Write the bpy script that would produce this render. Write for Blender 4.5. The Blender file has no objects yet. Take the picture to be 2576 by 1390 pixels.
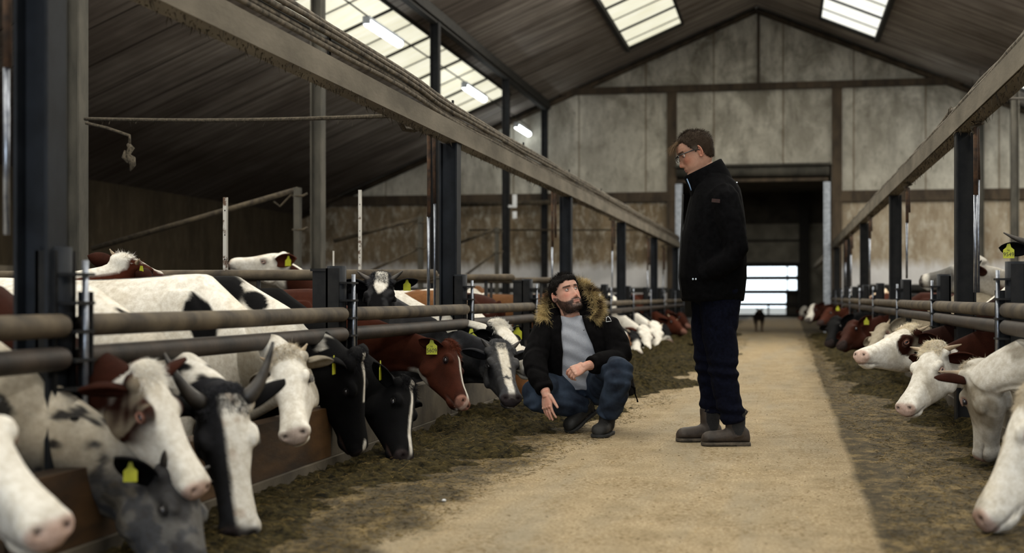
import bpy, bmesh, math, random
import numpy as np
from mathutils import Vector, Matrix, Quaternion, Euler

C = bpy.context.scene.collection
SC = bpy.context.scene
R = math.radians
rnd = random.Random(7)

# ------------------------------------------------------------------ camera, world, light, exposure
YAW = 0.191895                      # the camera looks a little left of the aisle's direction
cam_d = bpy.data.cameras.new('camera')
cam = bpy.data.objects.new('camera', cam_d); C.objects.link(cam)
cam.location = (0.0, 0.0, 0.84)
cam.rotation_euler = (R(90), 0, YAW)
cam_d.sensor_width = 36.0
cam_d.lens = 36.0 * 3500 / 2576
cam_d.shift_y = 50.0 / 2576
cam_d.clip_start = 0.05; cam_d.clip_end = 300
cam_d.dof.use_dof = True
cam_d.dof.focus_distance = 8.2
cam_d.dof.aperture_fstop = 2.0
SC.camera = cam

SC.view_settings.view_transform = 'Standard'
SC.view_settings.look = 'None'
SC.view_settings.exposure = 0.40
SC.view_settings.gamma = 1.0
SC.view_settings.use_curve_mapping = False
SC.cycles.max_bounces = 5
SC.cycles.diffuse_bounces = 3
SC.cycles.glossy_bounces = 2
SC.cycles.transmission_bounces = 3
SC.cycles.transparent_max_bounces = 6
SC.cycles.caustics_reflective = False
SC.cycles.caustics_refractive = False
SC.cycles.use_denoising = True
SC.cycles.sample_clamp_indirect = 4.0

W = bpy.data.worlds.new('world'); SC.world = W
W.use_nodes = True
wn = W.node_tree
bg = wn.nodes['Background']
bg.inputs['Color'].default_value = (0.80, 0.92, 1.0, 1)
bg.inputs['Strength'].default_value = 2.2

def area(name, loc, rot, sx, sy, power, col=(1, 1, 1)):
    d = bpy.data.lights.new(name, 'AREA'); d.shape = 'RECTANGLE'; d.size = sx; d.size_y = sy
    d.energy = power; d.color = col
    o = bpy.data.objects.new(name, d); C.objects.link(o); o.location = loc; o.rotation_euler = rot
    return o
# daylight falling through the run of roof lights over the near bays
SKY_C = (1.0, 0.945, 0.83)
SKYP = 430
area('skylight_daylight', (-2.72, 5.5, 6.35), (0, 0, 0), 1.2, 20, SKYP, SKY_C)
area('skylight_daylight', (1.34, 5.5, 6.45), (0, 0, 0), 1.2, 20, SKYP, SKY_C)
area('skylight_daylight', (-6.3, 4.0, 4.85), (0, R(-12), 0), 1.0, 16, SKYP * .45, SKY_C)
area('skylight_daylight', (5.2, 6.0, 4.85), (0, R(12), 0), 1.0, 18, SKYP * .6, SKY_C)
area('skylight_daylight', (-2.72, 21.5, 6.35), (0, 0, 0), 1.2, 7, SKYP * .72, SKY_C)
area('skylight_daylight', (-6.3, 14.5, 4.85), (0, R(-12), 0), 1.0, 5, SKYP * .25, SKY_C)
area('skylight_daylight', (1.34, 21.5, 6.45), (0, 0, 0), 1.2, 7, SKYP * .72, SKY_C)
area('skylight_daylight', (5.1, 22.5, 4.9), (0, R(12), 0), 1.0, 12, SKYP * 1.0, SKY_C)
# daylight through the open barn doors behind the photographer
area('doorway_daylight', (-0.8, -8.5, 2.2), (R(90), 0, 0), 5.0, 4.0, 260, (0.86, 0.93, 1.0))

# ------------------------------------------------------------------ helpers
def link(o, parent=None):
    C.objects.link(o)
    if parent is not None: o.parent = parent
    return o

def tag(o, label=None, cat=None, group=None, kind=None):
    if label: o['label'] = label
    if cat: o['category'] = cat
    if group: o['group'] = group
    if kind: o['kind'] = kind
    return o

def empty(name, loc=(0, 0, 0), rz=0.0, label=None, cat=None, group=None):
    o = bpy.data.objects.new(name, None); C.objects.link(o)
    o.location = loc; o.rotation_euler = (0, 0, rz); o.empty_display_size = .1
    return tag(o, label, cat, group)

def copy_tree(o, parent=None):
    c = o.copy(); C.objects.link(c)
    if parent is not None: c.parent = parent
    for ch in list(o.children): copy_tree(ch, c)
    return c

def V3(p): return np.array(p, float)

def frames(pts, up=(0, 0, 1)):
    """tangent / side / up frames along a polyline, parallel transported"""
    P = [Vector(p) for p in pts]
    T = []
    for i in range(len(P)):
        a = P[max(i - 1, 0)]; b = P[min(i + 1, len(P) - 1)]
        t = (b - a)
        T.append(t.normalized() if t.length > 1e-9 else Vector((0, 0, 1)))
    u = Vector(up)
    u = u - T[0] * u.dot(T[0])
    if u.length < 1e-4:
        u = Vector((1, 0, 0)) - T[0] * T[0].x
        if u.length < 1e-4: u = Vector((0, 1, 0))
    u.normalize()
    out = []
    for i, t in enumerate(T):
        if i:
            u = T[i - 1].rotation_difference(t) @ u
            u = (u - t * u.dot(t)).normalized()
        out.append((t, t.cross(u).normalized() * -1, u))
    return P, out

class MB:
    def __init__(self):
        self.v = []; self.f = []; self.m = []; self.sm = []
    def add(self, vs, fs, mi=0, smooth=True):
        b = len(self.v)
        self.v.extend([tuple(map(float, p)) for p in vs])
        for f in fs:
            self.f.append(tuple(i + b for i in f)); self.m.append(mi); self.sm.append(smooth)
        return self
    def box(self, c, s, mi=0, rot=None, bevel=0):
        cx, cy, cz = c; hx, hy, hz = s[0] / 2, s[1] / 2, s[2] / 2
        vs = [Vector((sx * hx, sy * hy, sz * hz)) for sz in (-1, 1) for sy in (-1, 1) for sx in (-1, 1)]
        if rot is not None:
            M = rot if isinstance(rot, Matrix) else Euler(rot).to_matrix()
            vs = [M @ v for v in vs]
        vs = [(v.x + cx, v.y + cy, v.z + cz) for v in vs]
        return self.add(vs, [(0, 2, 3, 1), (4, 5, 7, 6), (0, 1, 5, 4), (2, 6, 7, 3), (0, 4, 6, 2), (1, 3, 7, 5)], mi, False)
    def rings(self, rings, mi=0, cap0=True, cap1=True, smooth=True, closed=True):
        n = len(rings[0]); vs = []; fs = []
        for r in rings: vs.extend(r)
        for i in range(len(rings) - 1):
            for j in range(n if closed else n - 1):
                k = (j + 1) % n
                fs.append((i * n + j, i * n + k, (i + 1) * n + k, (i + 1) * n + j))
        if cap0:
            c = np.mean(np.array(rings[0], float), axis=0); vs.append(tuple(c)); b = len(vs) - 1
            fs += [(b, (j + 1) % n, j) for j in range(n if closed else n - 1)]
        if cap1:
            c = np.mean(np.array(rings[-1], float), axis=0); vs.append(tuple(c)); b = len(vs) - 1; o = (len(rings) - 1) * n
            fs += [(b, o + j, o + (j + 1) % n) for j in range(n if closed else n - 1)]
        return self.add(vs, fs, mi, smooth)
    def tube(self, pts, r, n=10, mi=0, up=(0, 0, 1), caps=True, smooth=True, ratio=None, roundend=False):
        """r: radius or list; ratio: list/val of (up radius / side radius)"""
        P, F = frames(pts, up)
        k = len(P)
        rs = [r] * k if not hasattr(r, '__len__') else list(r)
        ra = [1.0] * k if ratio is None else ([ratio] * k if not hasattr(ratio, '__len__') else list(ratio))
        if roundend:
            P = list(P); F = list(F)
            t0 = F[0][0]; t1 = F[-1][0]
            q = [(.93, .38), (.7, .72), (.38, .93)]
            pre = [(P[0] - t0 * rs[0] * b, rs[0] * a) for a, b in q]
            post = [(P[-1] + t1 * rs[-1] * b, rs[-1] * a) for a, b in q]
            P = [p for p, _ in reversed(pre)] + P + [p for p, _ in post]
            F = [F[0]] * 3 + F + [F[-1]] * 3
            rs2 = [x for _, x in reversed(pre)] + rs + [x for _, x in post]
            ra = [ra[0]] * 3 + ra + [ra[-1]] * 3; rs = rs2
        rings = []
        for p, (t, s, u), rr, q in zip(P, F, rs, ra):
            rings.append([tuple(p + s * (math.cos(2 * math.pi * j / n) * rr) + u * (math.sin(2 * math.pi * j / n) * rr * q)) for j in range(n)])
        return self.rings(rings, mi, caps, caps, smooth)
    def lathe(self, prof, c=(0, 0, 0), n=16, mi=0, M=None):
        rings = []
        for r, z in prof:
            rg = []
            for j in range(n):
                v = Vector((r * math.cos(2 * math.pi * j / n), r * math.sin(2 * math.pi * j / n), z))
                if M is not None: v = M @ v
                rg.append((v.x + c[0], v.y + c[1], v.z + c[2]))
            rings.append(rg)
        return self.rings(rings, mi)
    def ellipsoid(self, c, r, n=14, m=9, mi=0, M=None):
        prof = []
        rings = []
        for i in range(1, m):
            th = math.pi * i / m
            rg = []
            for j in range(n):
                a = 2 * math.pi * j / n
                v = Vector((r[0] * math.sin(th) * math.cos(a), r[1] * math.sin(th) * math.sin(a), -r[2] * math.cos(th)))
                if M is not None: v = M @ v
                rg.append((v.x + c[0], v.y + c[1], v.z + c[2]))
            rings.append(rg)
        return self.rings(rings, mi)
    def prism(self, poly, depth, M, mi=0):
        """poly: 2-D outline, extruded +-depth/2 about the plane, placed by matrix M (4x4)"""
        n = len(poly)
        vs = [M @ Vector((x, y, -depth / 2)) for x, y in poly] + [M @ Vector((x, y, depth / 2)) for x, y in poly]
        fs = [tuple(reversed(range(n))), tuple(range(n, 2 * n))] + [(i, (i + 1) % n, n + (i + 1) % n, n + i) for i in range(n)]
        return self.add([tuple(v) for v in vs], fs, mi, False)
    def mesh(self, name):
        me = bpy.data.meshes.new(name)
        me.from_pydata(self.v, [], self.f)
        me.polygons.foreach_set('material_index', np.array(self.m, np.int32))
        me.polygons.foreach_set('use_smooth', np.array(self.sm, bool))
        me.update()
        return me
    def build(self, name, mats, parent=None, fix=True):
        me = self.mesh(name)
        if not isinstance(mats, (list, tuple)): mats = [mats]
        for m in mats: me.materials.append(m)
        if fix:
            bm = bmesh.new(); bm.from_mesh(me); bmesh.ops.recalc_face_normals(bm, faces=bm.faces); bm.to_mesh(me); bm.free()
        o = bpy.data.objects.new(name, me)
        return link(o, parent)

def remesh(mb, voxel, smooth=3, fac=.5):
    """union of all closed shells in mb as one continuous surface -> (verts n x 3, faces list)"""
    me = mb.mesh('tmp'); o = bpy.data.objects.new('tmp', me); C.objects.link(o)
    bm = bmesh.new(); bm.from_mesh(me); bmesh.ops.recalc_face_normals(bm, faces=bm.faces); bm.to_mesh(me); bm.free()
    md = o.modifiers.new('r', 'REMESH'); md.mode = 'VOXEL'; md.voxel_size = voxel
    if smooth:
        s = o.modifiers.new('s', 'SMOOTH'); s.factor = fac; s.iterations = smooth
    dg = bpy.context.evaluated_depsgraph_get()
    ev = bpy.data.meshes.new_from_object(o.evaluated_get(dg))
    n = len(ev.vertices); co = np.empty(n * 3, np.float32); ev.vertices.foreach_get('co', co)
    nf = len(ev.polygons); lp = np.empty(nf * 4, np.int32)
    tot = len(ev.loops)
    if tot == nf * 4:
        ev.loops.foreach_get('vertex_index', lp); fs = lp.reshape(-1, 4)
    else:
        fs = np.array([list(p.vertices)[:4] for p in ev.polygons], np.int32)
    bpy.data.objects.remove(o); bpy.data.meshes.remove(me); bpy.data.meshes.remove(ev)
    return co.reshape(-1, 3).astype(float), fs

def quads_mesh(name, co, fs, mat, parent=None, col=None, attr='coat'):
    """mesh from numpy quads"""
    me = bpy.data.meshes.new(name)
    nv, nf = len(co), len(fs)
    me.vertices.add(nv); me.vertices.foreach_set('co', np.ascontiguousarray(co, np.float32).ravel())
    me.loops.add(nf * fs.shape[1]); me.loops.foreach_set('vertex_index', np.ascontiguousarray(fs, np.int32).ravel())
    me.polygons.add(nf); me.polygons.foreach_set('loop_start', np.arange(0, nf * fs.shape[1], fs.shape[1], dtype=np.int32))
    me.polygons.foreach_set('use_smooth', np.ones(nf, bool))
    me.update(calc_edges=True)
    if col is not None:
        a = me.attributes.new(attr, 'FLOAT_COLOR', 'POINT')
        a.data.foreach_set('color', np.ascontiguousarray(np.concatenate([col, np.ones((nv, 1))], 1), np.float32).ravel())
    for m in (mat if isinstance(mat, (list, tuple)) else [mat]): me.materials.append(m)
    o = bpy.data.objects.new(name, me)
    return link(o, parent)

def vnormals(co, fs):
    n = np.zeros_like(co)
    a = np.cross(co[fs[:, 2]] - co[fs[:, 0]], co[fs[:, 3 if fs.shape[1] > 3 else 1]] - co[fs[:, 1]])
    for k in range(fs.shape[1]): np.add.at(n, fs[:, k], a)
    return n / np.maximum(np.linalg.norm(n, axis=1, keepdims=True), 1e-12)

def sstep(a, b, x):
    t = np.clip((x - a) / (b - a), 0, 1); return t * t * (3 - 2 * t)

def noise3(p, freq, seed=0, octs=3):
    """cheap smooth blotchy noise in about -1..1"""
    rs = np.random.RandomState(seed); out = np.zeros(len(p)); amp = 1.0; tot = 0
    q = np.asarray(p, float) * freq
    for o in range(octs):
        for _ in range(4):
            k = rs.normal(size=3); k /= np.linalg.norm(k); k *= rs.uniform(.7, 1.5)
            w = rs.normal(size=3) * .9
            out += amp * .42 * np.sin((q @ k) * 2.2 + 1.3 * np.sin((q @ w) + rs.uniform(0, 6)) + rs.uniform(0, 6))
        tot += amp; amp *= .55; q = q * 2.1
    return out / tot

def strands(name, roots, dirs, length, width, mat, parent=None, grav=0.0, curl=0.0, seg=3, seed=1, col=None):
    """thin tapering blades of hair or straw, one mesh; dirs n x 3 unit, length scalar or n"""
    rs = np.random.RandomState(seed); n = len(roots)
    L = np.broadcast_to(np.asarray(length, float), (n,))[:, None]
    side = np.cross(dirs, rs.normal(size=(n, 3))); side /= np.maximum(np.linalg.norm(side, axis=1, keepdims=True), 1e-9)
    bend = np.cross(dirs, rs.normal(size=(n, 3))) * curl
    vs = []
    for k in range(seg):
        t = k / seg
        c = roots + dirs * L * t + bend * L * t * t + np.array([0, 0, -grav]) * L * t * t
        w = width * (1 - .6 * t)
        vs += [c - side * w / 2, c + side * w / 2]
    tip = roots + dirs * L + bend * L + np.array([0, 0, -grav]) * L
    P = np.stack(vs + [tip], 1)                                  # n x (2seg+1) x 3
    m = 2 * seg + 1
    base = (np.arange(n) * m)[:, None]
    quads = []
    for k in range(seg - 1):
        quads.append(base + np.array([[2 * k, 2 * k + 1, 2 * k + 3, 2 * k + 2]]))
    q = np.concatenate(quads, 0) if quads else np.zeros((0, 4), int)
    tri = base + np.array([[2 * seg - 2, 2 * seg - 1, 2 * seg]])
    loops = np.concatenate([q.ravel(), tri.ravel()]).astype(np.int32)
    starts = np.concatenate([np.arange(len(q)) * 4, len(q) * 4 + np.arange(n) * 3]).astype(np.int32)
    me = bpy.data.meshes.new(name)
    me.vertices.add(n * m); me.vertices.foreach_set('co', np.ascontiguousarray(P.reshape(-1, 3), np.float32).ravel())
    me.loops.add(len(loops)); me.loops.foreach_set('vertex_index', loops)
    me.polygons.add(len(starts)); me.polygons.foreach_set('loop_start', starts)
    me.polygons.foreach_set('use_smooth', np.ones(len(starts), bool))
    me.update(calc_edges=True)
    if col is not None:
        a = me.attributes.new('coat', 'FLOAT_COLOR', 'POINT')
        cc = np.repeat(np.concatenate([col, np.ones((n, 1))], 1), m, 0)
        a.data.foreach_set('color', np.ascontiguousarray(cc, np.float32).ravel())
    me.materials.append(mat)
    return link(bpy.data.objects.new(name, me), parent)

# ------------------------------------------------------------------ materials
class NT:
    def __init__(self, name):
        self.m = bpy.data.materials.new(name); self.m.use_nodes = True
        self.t = self.m.node_tree; self.b = self.t.nodes['Principled BSDF']
        self.tc = self.t.nodes.new('ShaderNodeTexCoord')
    def n(self, kind, **kw):
        x = self.t.nodes.new(kind)
        for k, v in kw.items():
            if k in x.inputs: x.inputs[k].default_value = v
            else: setattr(x, k, v)
        return x
    def l(self, a, b): self.t.links.new(a, b)
    def mapping(self, scale=(1, 1, 1), src='Object'):
        mp = self.n('ShaderNodeMapping'); mp.inputs['Scale'].default_value = scale
        self.l(self.tc.outputs[src], mp.inputs['Vector']); return mp.outputs['Vector']
    def noise(self, vec, scale, detail=4, rough=.6, dist=0):
        x = self.n('ShaderNodeTexNoise'); x.inputs['Scale'].default_value = scale
        x.inputs['Detail'].default_value = detail; x.inputs['Roughness'].default_value = rough
        x.inputs['Distortion'].default_value = dist
        self.l(vec, x.inputs['Vector']); return x.outputs['Fac']
    def ramp(self, fac, stops):
        x = self.n('ShaderNodeValToRGB'); cr = x.color_ramp
        while len(cr.elements) < len(stops): cr.elements.new(.5)
        for e, (p, c) in zip(cr.elements, stops):
            e.position = p; e.color = (*c, 1) if len(c) == 3 else c
        self.l(fac, x.inputs['Fac']); return x.outputs['Color']
    def mix(self, fac, a, b, mode='MIX'):
        x = self.n('ShaderNodeMix', data_type='RGBA', blend_type=mode)
        for s, v in ((x.inputs[0], fac), (x.inputs[6], a), (x.inputs[7], b)):
            if isinstance(v, (int, float)): s.default_value = v
            elif isinstance(v, tuple): s.default_value = (*v, 1) if len(v) == 3 else v
            else: self.l(v, s)
        return x.outputs[2]
    def math(self, op, a, b=0.0, clamp=False):
        x = self.n('ShaderNodeMath', operation=op, use_clamp=clamp)
        for s, v in zip(x.inputs, (a, b)):
            if isinstance(v, (int, float)): s.default_value = v
            else: self.l(v, s)
        return x.outputs[0]
    def sep(self, vec):
        x = self.n('ShaderNodeSeparateXYZ'); self.l(vec, x.inputs[0]); return x.outputs
    def bump(self, h, strength=.3, dist=.01):
        x = self.n('ShaderNodeBump'); x.inputs['Strength'].default_value = strength; x.inputs['Distance'].default_value = dist
        self.l(h, x.inputs['Height']); self.l(x.outputs['Normal'], self.b.inputs['Normal'])
    def color(self, c):
        if isinstance(c, tuple): self.b.inputs['Base Color'].default_value = (*c, 1)
        else: self.l(c, self.b.inputs['Base Color'])
    def rough(self, v):
        if isinstance(v, (int, float)): self.b.inputs['Roughness'].default_value = v
        else: self.l(v, self.b.inputs['Roughness'])
    def metal(self, v): self.b.inputs['Metallic'].default_value = v

def simple(name, c1, c2, scale=8, rough=.7, metal=0., bump=.15, bscale=None, src='Object', stretch=(1, 1, 1), lo=.35, hi=.65, spec=.5, bdist=.004):
    t = NT(name); v = t.mapping(stretch, src)
    f = t.noise(v, scale, 5)
    t.color(t.ramp(f, [(lo, c1), (hi, c2)])); t.rough(rough); t.metal(metal)
    t.b.inputs['Specular IOR Level'].default_value = spec
    if bump: t.bump(t.noise(v, bscale or scale * 4, 3), bump, bdist)
    return t.m

M = {}
M['steel_dark'] = simple('dark_steel', (.0035, .004, .0055), (.014, .014, .0145), 9, .6, .0, .2, 40, spec=.25)
M['steel_blue'] = simple('blue_grey_steel', (.0035, .005, .008), (.012, .0155, .022), 6, .6, .0, .2, 40, spec=.25)
M['steel_dusty'] = simple('dusty_grey_steel', (.035, .033, .026), (.085, .078, .062), 5, .8, .0, .35, 50, stretch=(1, 1, .4))
M['pipe'] = simple('dusty_brown_pipe', (.020, .013, .008), (.125, .095, .058), 5, .72, .0, .3, 60)
M['pipe_dark'] = simple('rusty_brown_pipe', (.010, .007, .006), (.055, .038, .027), 5, .6, .2, .3, 60)
M['chrome'] = simple('polished_steel', (.22, .24, .29), (.36, .39, .45), 30, .32, .8, .05, 60)
M['rust'] = simple('rusty_steel', (.02, .011, .007), (.09, .045, .022), 20, .85, .0, .5, 70)
M['galv'] = simple('galvanised_steel', (.30, .33, .38), (.50, .54, .60), 14, .45, .35, .1, 50)
M['beam'] = simple('dusty_beam', (.10, .087, .066), (.21, .185, .145), 4, .9, 0, .5, 60, stretch=(1, .35, 1))
M['cable'] = simple('dusty_cable', (.05, .043, .034), (.20, .17, .13), 18, .95, 0, .7, 120, bdist=.006)
M['white_paint'] = simple('flaking_white_paint', (.12, .07, .045), (.62, .60, .56), 14, .7, 0, .3, 60, lo=.38, hi=.46)
M['white_plain'] = simple('white_sheet', (.6, .62, .64), (.75, .76, .78), 9, .6)
M['dirt'] = simple('caked_dirt', (.03, .024, .016), (.11, .09, .064), 60, 1., 0, .8, 120)
M['dusty_pipe'] = simple('dusty_old_pipe', (.024, .018, .011), (.085, .066, .041), 14, .9, 0, .5, 70)
M['black_rubber'] = simple('black_rubber', (.006, .006, .006), (.016, .016, .016), 20, .8)

# ------------------------------------------------------------------ setting materials
def mat_floor():
    t = NT('feed_passage_floor'); v = t.mapping()
    s = t.sep(v)
    fine = t.noise(v, 75, 5, .8); mid = t.noise(v, 5, 5, .65); big = t.noise(v, .9, 4, .6)
    vl = t.mapping((1.6, .22, 1)); streak = t.noise(vl, 1.6, 4, .6, .4)
    c = t.ramp(fine, [(.36, (.13, .092, .046)), (.50, (.31, .24, .145)), (.64, (.50, .41, .27))])
    c = t.mix(t.ramp(mid, [(.42, (0, 0, 0)), (.62, (.55, .55, .55))]), c, (.20, .155, .09))
    c = t.mix(t.ramp(streak, [(.45, (0, 0, 0)), (.66, (.5, .5, .5))]), c, (.22, .20, .155))
    # brown crumbs of feed
    crumbs = t.noise(v, 34, 4, .85); patch = t.noise(t.mapping((1.6, .7, 1)), 2.6, 5, .7)
    cf = t.math('MULTIPLY', t.ramp(crumbs, [(.485, (0, 0, 0)), (.57, (1, 1, 1))]), t.ramp(patch, [(.42, (.06, .06, .06)), (.60, (.9, .9, .9))]))
    c = t.mix(cf, c, (.13, .085, .032))
    # feed-dirt strips; the right one also paints in shade along a near-straight edge
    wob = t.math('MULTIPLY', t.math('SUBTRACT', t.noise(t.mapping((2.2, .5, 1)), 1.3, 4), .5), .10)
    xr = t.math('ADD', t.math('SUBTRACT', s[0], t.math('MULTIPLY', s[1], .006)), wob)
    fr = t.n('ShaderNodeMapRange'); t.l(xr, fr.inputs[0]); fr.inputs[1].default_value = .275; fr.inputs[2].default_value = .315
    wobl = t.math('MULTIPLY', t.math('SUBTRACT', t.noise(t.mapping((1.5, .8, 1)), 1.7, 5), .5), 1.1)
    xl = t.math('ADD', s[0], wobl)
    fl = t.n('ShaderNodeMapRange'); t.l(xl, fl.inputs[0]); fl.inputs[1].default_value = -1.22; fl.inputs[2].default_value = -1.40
    dirt_shade = t.math('MAXIMUM', fr.outputs[0], fl.outputs[0])
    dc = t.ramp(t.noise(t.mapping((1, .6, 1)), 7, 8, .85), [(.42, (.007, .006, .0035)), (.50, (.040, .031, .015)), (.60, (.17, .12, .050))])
    c = t.mix(t.math('MULTIPLY', dirt_shade, .86), c, dc)
    t.color(c); t.rough(.92); t.b.inputs['Specular IOR Level'].default_value = .2
    t.bump(fine, .35, .006); return t.m

def mat_wall(name, top, dark, brown, white, zb=3.1, zw=(1.15, 1.56)):
    t = NT(name); v = t.mapping(); s = t.sep(v)
    st = t.noise(t.mapping((1.9, 1.9, .55)), 1.4, 7, .72); sp = t.noise(t.mapping((1, 1, .45)), 7.0, 5, .75)
    big = t.noise(v, .55, 3)
    spk = t.noise(t.mapping((1, 1, .55)), 13, 3, .6)
    c = t.ramp(st, [(.22, dark), (.55, top)])
    c = t.mix(t.ramp(big, [(.38, (.6, .6, .6)), (.60, (0, 0, 0))]), c, tuple(.62 * a for a in top))
    c = t.mix(t.ramp(sp, [(.52, (0, 0, 0)), (.72, (.6, .6, .6))]), c, dark)
    c = t.mix(t.ramp(spk, [(.66, (0, 0, 0)), (.74, (.7, .7, .7))]), c, dark)
    # blotchy damp and soot stains, heavier toward the ridge
    bl = t.noise(t.mapping((1, 1, .8)), 1.25, 6, .72, .6); hz = t.n('ShaderNodeMapRange'); t.l(s[2], hz.inputs[0]); hz.inputs[1].default_value = 3.4; hz.inputs[2].default_value = 7.0; hz.inputs[3].default_value = .30; hz.inputs[4].default_value = .95
    c = t.mix(t.math('MULTIPLY', t.ramp(bl, [(.42, (0, 0, 0)), (.60, (1, 1, 1))]), hz.outputs[0]), c, tuple(1.35 * a for a in dark))
    # vertical panel joints
    jx = t.math('FRACT', t.math('MULTIPLY', t.math('ADD', s[0], t.math('MULTIPLY', s[1], 0)), 1 / 1.55))
    j = t.math('LESS_THAN', jx, .022)
    c = t.mix(t.math('MULTIPLY', j, .7), c, tuple(.6 * a for a in brown))
    # brown splashed lower half, whitewashed base
    wob = t.math('MULTIPLY', t.math('SUBTRACT', t.noise(t.mapping((2.5, 2.5, .6)), 2.2, 5, .7), .5), 1.0)
    z = t.math('ADD', s[2], wob)
    lb = t.n('ShaderNodeMapRange'); t.l(z, lb.inputs[0]); lb.inputs[1].default_value = zb + .05; lb.inputs[2].default_value = zb - .15
    pr = t.n('ShaderNodeMapRange'); t.l(s[0], pr.inputs[0]); pr.inputs[1].default_value = .6; pr.inputs[2].default_value = 1.8
    br = t.mix(t.math('MULTIPLY', pr.outputs[0], .8), brown, (.58, .50, .38)); bd = t.mix(t.math('MULTIPLY', pr.outputs[0], .8), tuple(.55 * a for a in brown), (.36, .28, .19))
    bc = t.mix(t.ramp(st, [(.40, (0, 0, 0)), (.62, (1, 1, 1))]), bd, br)
    bc = t.mix(t.ramp(sp, [(.5, (0, 0, 0)), (.70, (.8, .8, .8))]), bc, top)
    c = t.mix(t.math('MULTIPLY', lb.outputs[0], .9), c, bc)
    if white:
        a = t.n('ShaderNodeMapRange'); t.l(t.math('ADD', s[2], t.math('MULTIPLY', wob, .5)), a.inputs[0]); a.inputs[1].default_value = zw[1] + .12; a.inputs[2].default_value = zw[1] - .12
        c = t.mix(t.math('MULTIPLY', a.outputs[0], .8), c, white)
    t.color(c); t.rough(.93); t.b.inputs['Specular IOR Level'].default_value = .15
    t.bump(sp, .4, .02); return t.m

def mat_roof():
    t = NT('dusty_roof_sheet'); v = t.mapping(); s = t.sep(v)
    st = t.noise(t.mapping((.22, 4.5, .22)), 1.5, 5, .65); big = t.noise(v, .45, 4)
    c = t.ramp(st, [(.28, (.13, .114, .102)), (.64, (.60, .55, .51))])
    c = t.mix(t.ramp(big, [(.40, (.6, .6, .6)), (.64, (0, 0, 0))]), c, (.12, .095, .08))
    f = t.math('FRACT', t.math('MULTIPLY', t.math('ADD', s[1], 0.30), 1 / 1.15))
    c = t.mix(t.math('MULTIPLY', t.math('LESS_THAN', f, .035), .85), c, (.012, .010, .009))
    # darker brown toward the eaves of the long slope
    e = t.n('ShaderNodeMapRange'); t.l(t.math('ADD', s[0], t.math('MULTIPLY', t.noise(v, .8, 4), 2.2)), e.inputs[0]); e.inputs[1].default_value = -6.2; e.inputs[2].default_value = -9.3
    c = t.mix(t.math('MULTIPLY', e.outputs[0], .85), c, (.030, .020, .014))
    t.color(c); t.rough(.95); t.b.inputs['Specular IOR Level'].default_value = .1
    g = t.math('ADD', t.math('SINE', t.math('MULTIPLY', s[1], 2 * math.pi / .115)), st)
    t.bump(g, .12, .012); return t.m

def mat_pane(name, c1, c2, strength):
    t = NT(name); v = t.mapping(); s = t.sep(v)
    f = t.noise(t.mapping((.6, 3, .6)), 2.2, 5, .6)
    g = t.noise(v, 22, 2, .6)
    # mottled algae at the sheet laps
    fr = t.math('FRACT', t.math('MULTIPLY', t.math('ADD', s[1], 0.30), 1 / 1.15))
    lap = t.n('ShaderNodeMapRange'); t.l(fr, lap.inputs[0]); lap.inputs[1].default_value = .30; lap.inputs[2].default_value = .02
    c = t.ramp(f, [(.30, c2), (.62, c1)])
    c = t.mix(t.math('MULTIPLY', lap.outputs[0], .55), c, tuple(a * .62 for a in c2))
    c = t.mix(t.ramp(g, [(.4, (0, 0, 0)), (.7, (.12, .12, .12))]), c, c2)
    t.color((.35, .33, .27)); t.rough(.6)
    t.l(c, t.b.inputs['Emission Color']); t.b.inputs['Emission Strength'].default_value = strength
    return t.m

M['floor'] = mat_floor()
M['pen_floor'] = simple('dark_slatted_concrete', (.012, .009, .006), (.05, .04, .028), 3, .7, 0, .4, 20)
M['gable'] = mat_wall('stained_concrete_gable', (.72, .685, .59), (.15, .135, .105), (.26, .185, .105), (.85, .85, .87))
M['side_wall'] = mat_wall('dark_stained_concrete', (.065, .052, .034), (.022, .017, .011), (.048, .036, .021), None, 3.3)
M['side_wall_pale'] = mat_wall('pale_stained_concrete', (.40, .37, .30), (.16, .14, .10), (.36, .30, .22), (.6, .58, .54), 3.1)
M['roof'] = mat_roof()
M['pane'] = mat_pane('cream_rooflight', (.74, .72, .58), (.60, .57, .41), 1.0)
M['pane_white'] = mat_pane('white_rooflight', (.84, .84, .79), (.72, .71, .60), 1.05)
M['timber'] = simple('brown_timber', (.035, .025, .016), (.095, .068, .042), 5, .85, 0, .4, 40, stretch=(1, 1, .3))
M['dark_frame'] = simple('dirty_black_frame', (.010, .010, .010), (.028, .026, .022), 12, .85)
M['concrete'] = simple('wet_grey_concrete', (.055, .045, .033), (.15, .125, .09), 3.2, .75, 0, .5, 30)
M['wood_board'] = simple('wet_wooden_board', (.022, .012, .006), (.17, .085, .030), 2.6, .6, 0, .5, 30, stretch=(1, .35, 1.2), lo=.40, hi=.72)
M['cloth_panel'] = simple('beige_far_panel', (.16, .15, .12), (.34, .32, .26), 1.2, .9)
M['dark_panel'] = simple('dark_far_panel', (.03, .027, .022), (.085, .075, .06), 1.4, .9)

def structure(o):
    o['kind'] = 'structure'; return o
def sbox(name, lo, hi, mat):
    m = MB(); lo = V3(lo); hi = V3(hi)
    m.box((lo + hi) / 2, hi - lo); return structure(m.build(name, mat))

RX, RZ, SL = -0.58, 7.4, 0.42
def roof_z(x): return RZ - SL * abs(x - RX)
Y0, YE = -8.0, 32.0
XL, XR = -11.5, 10.3

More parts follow.
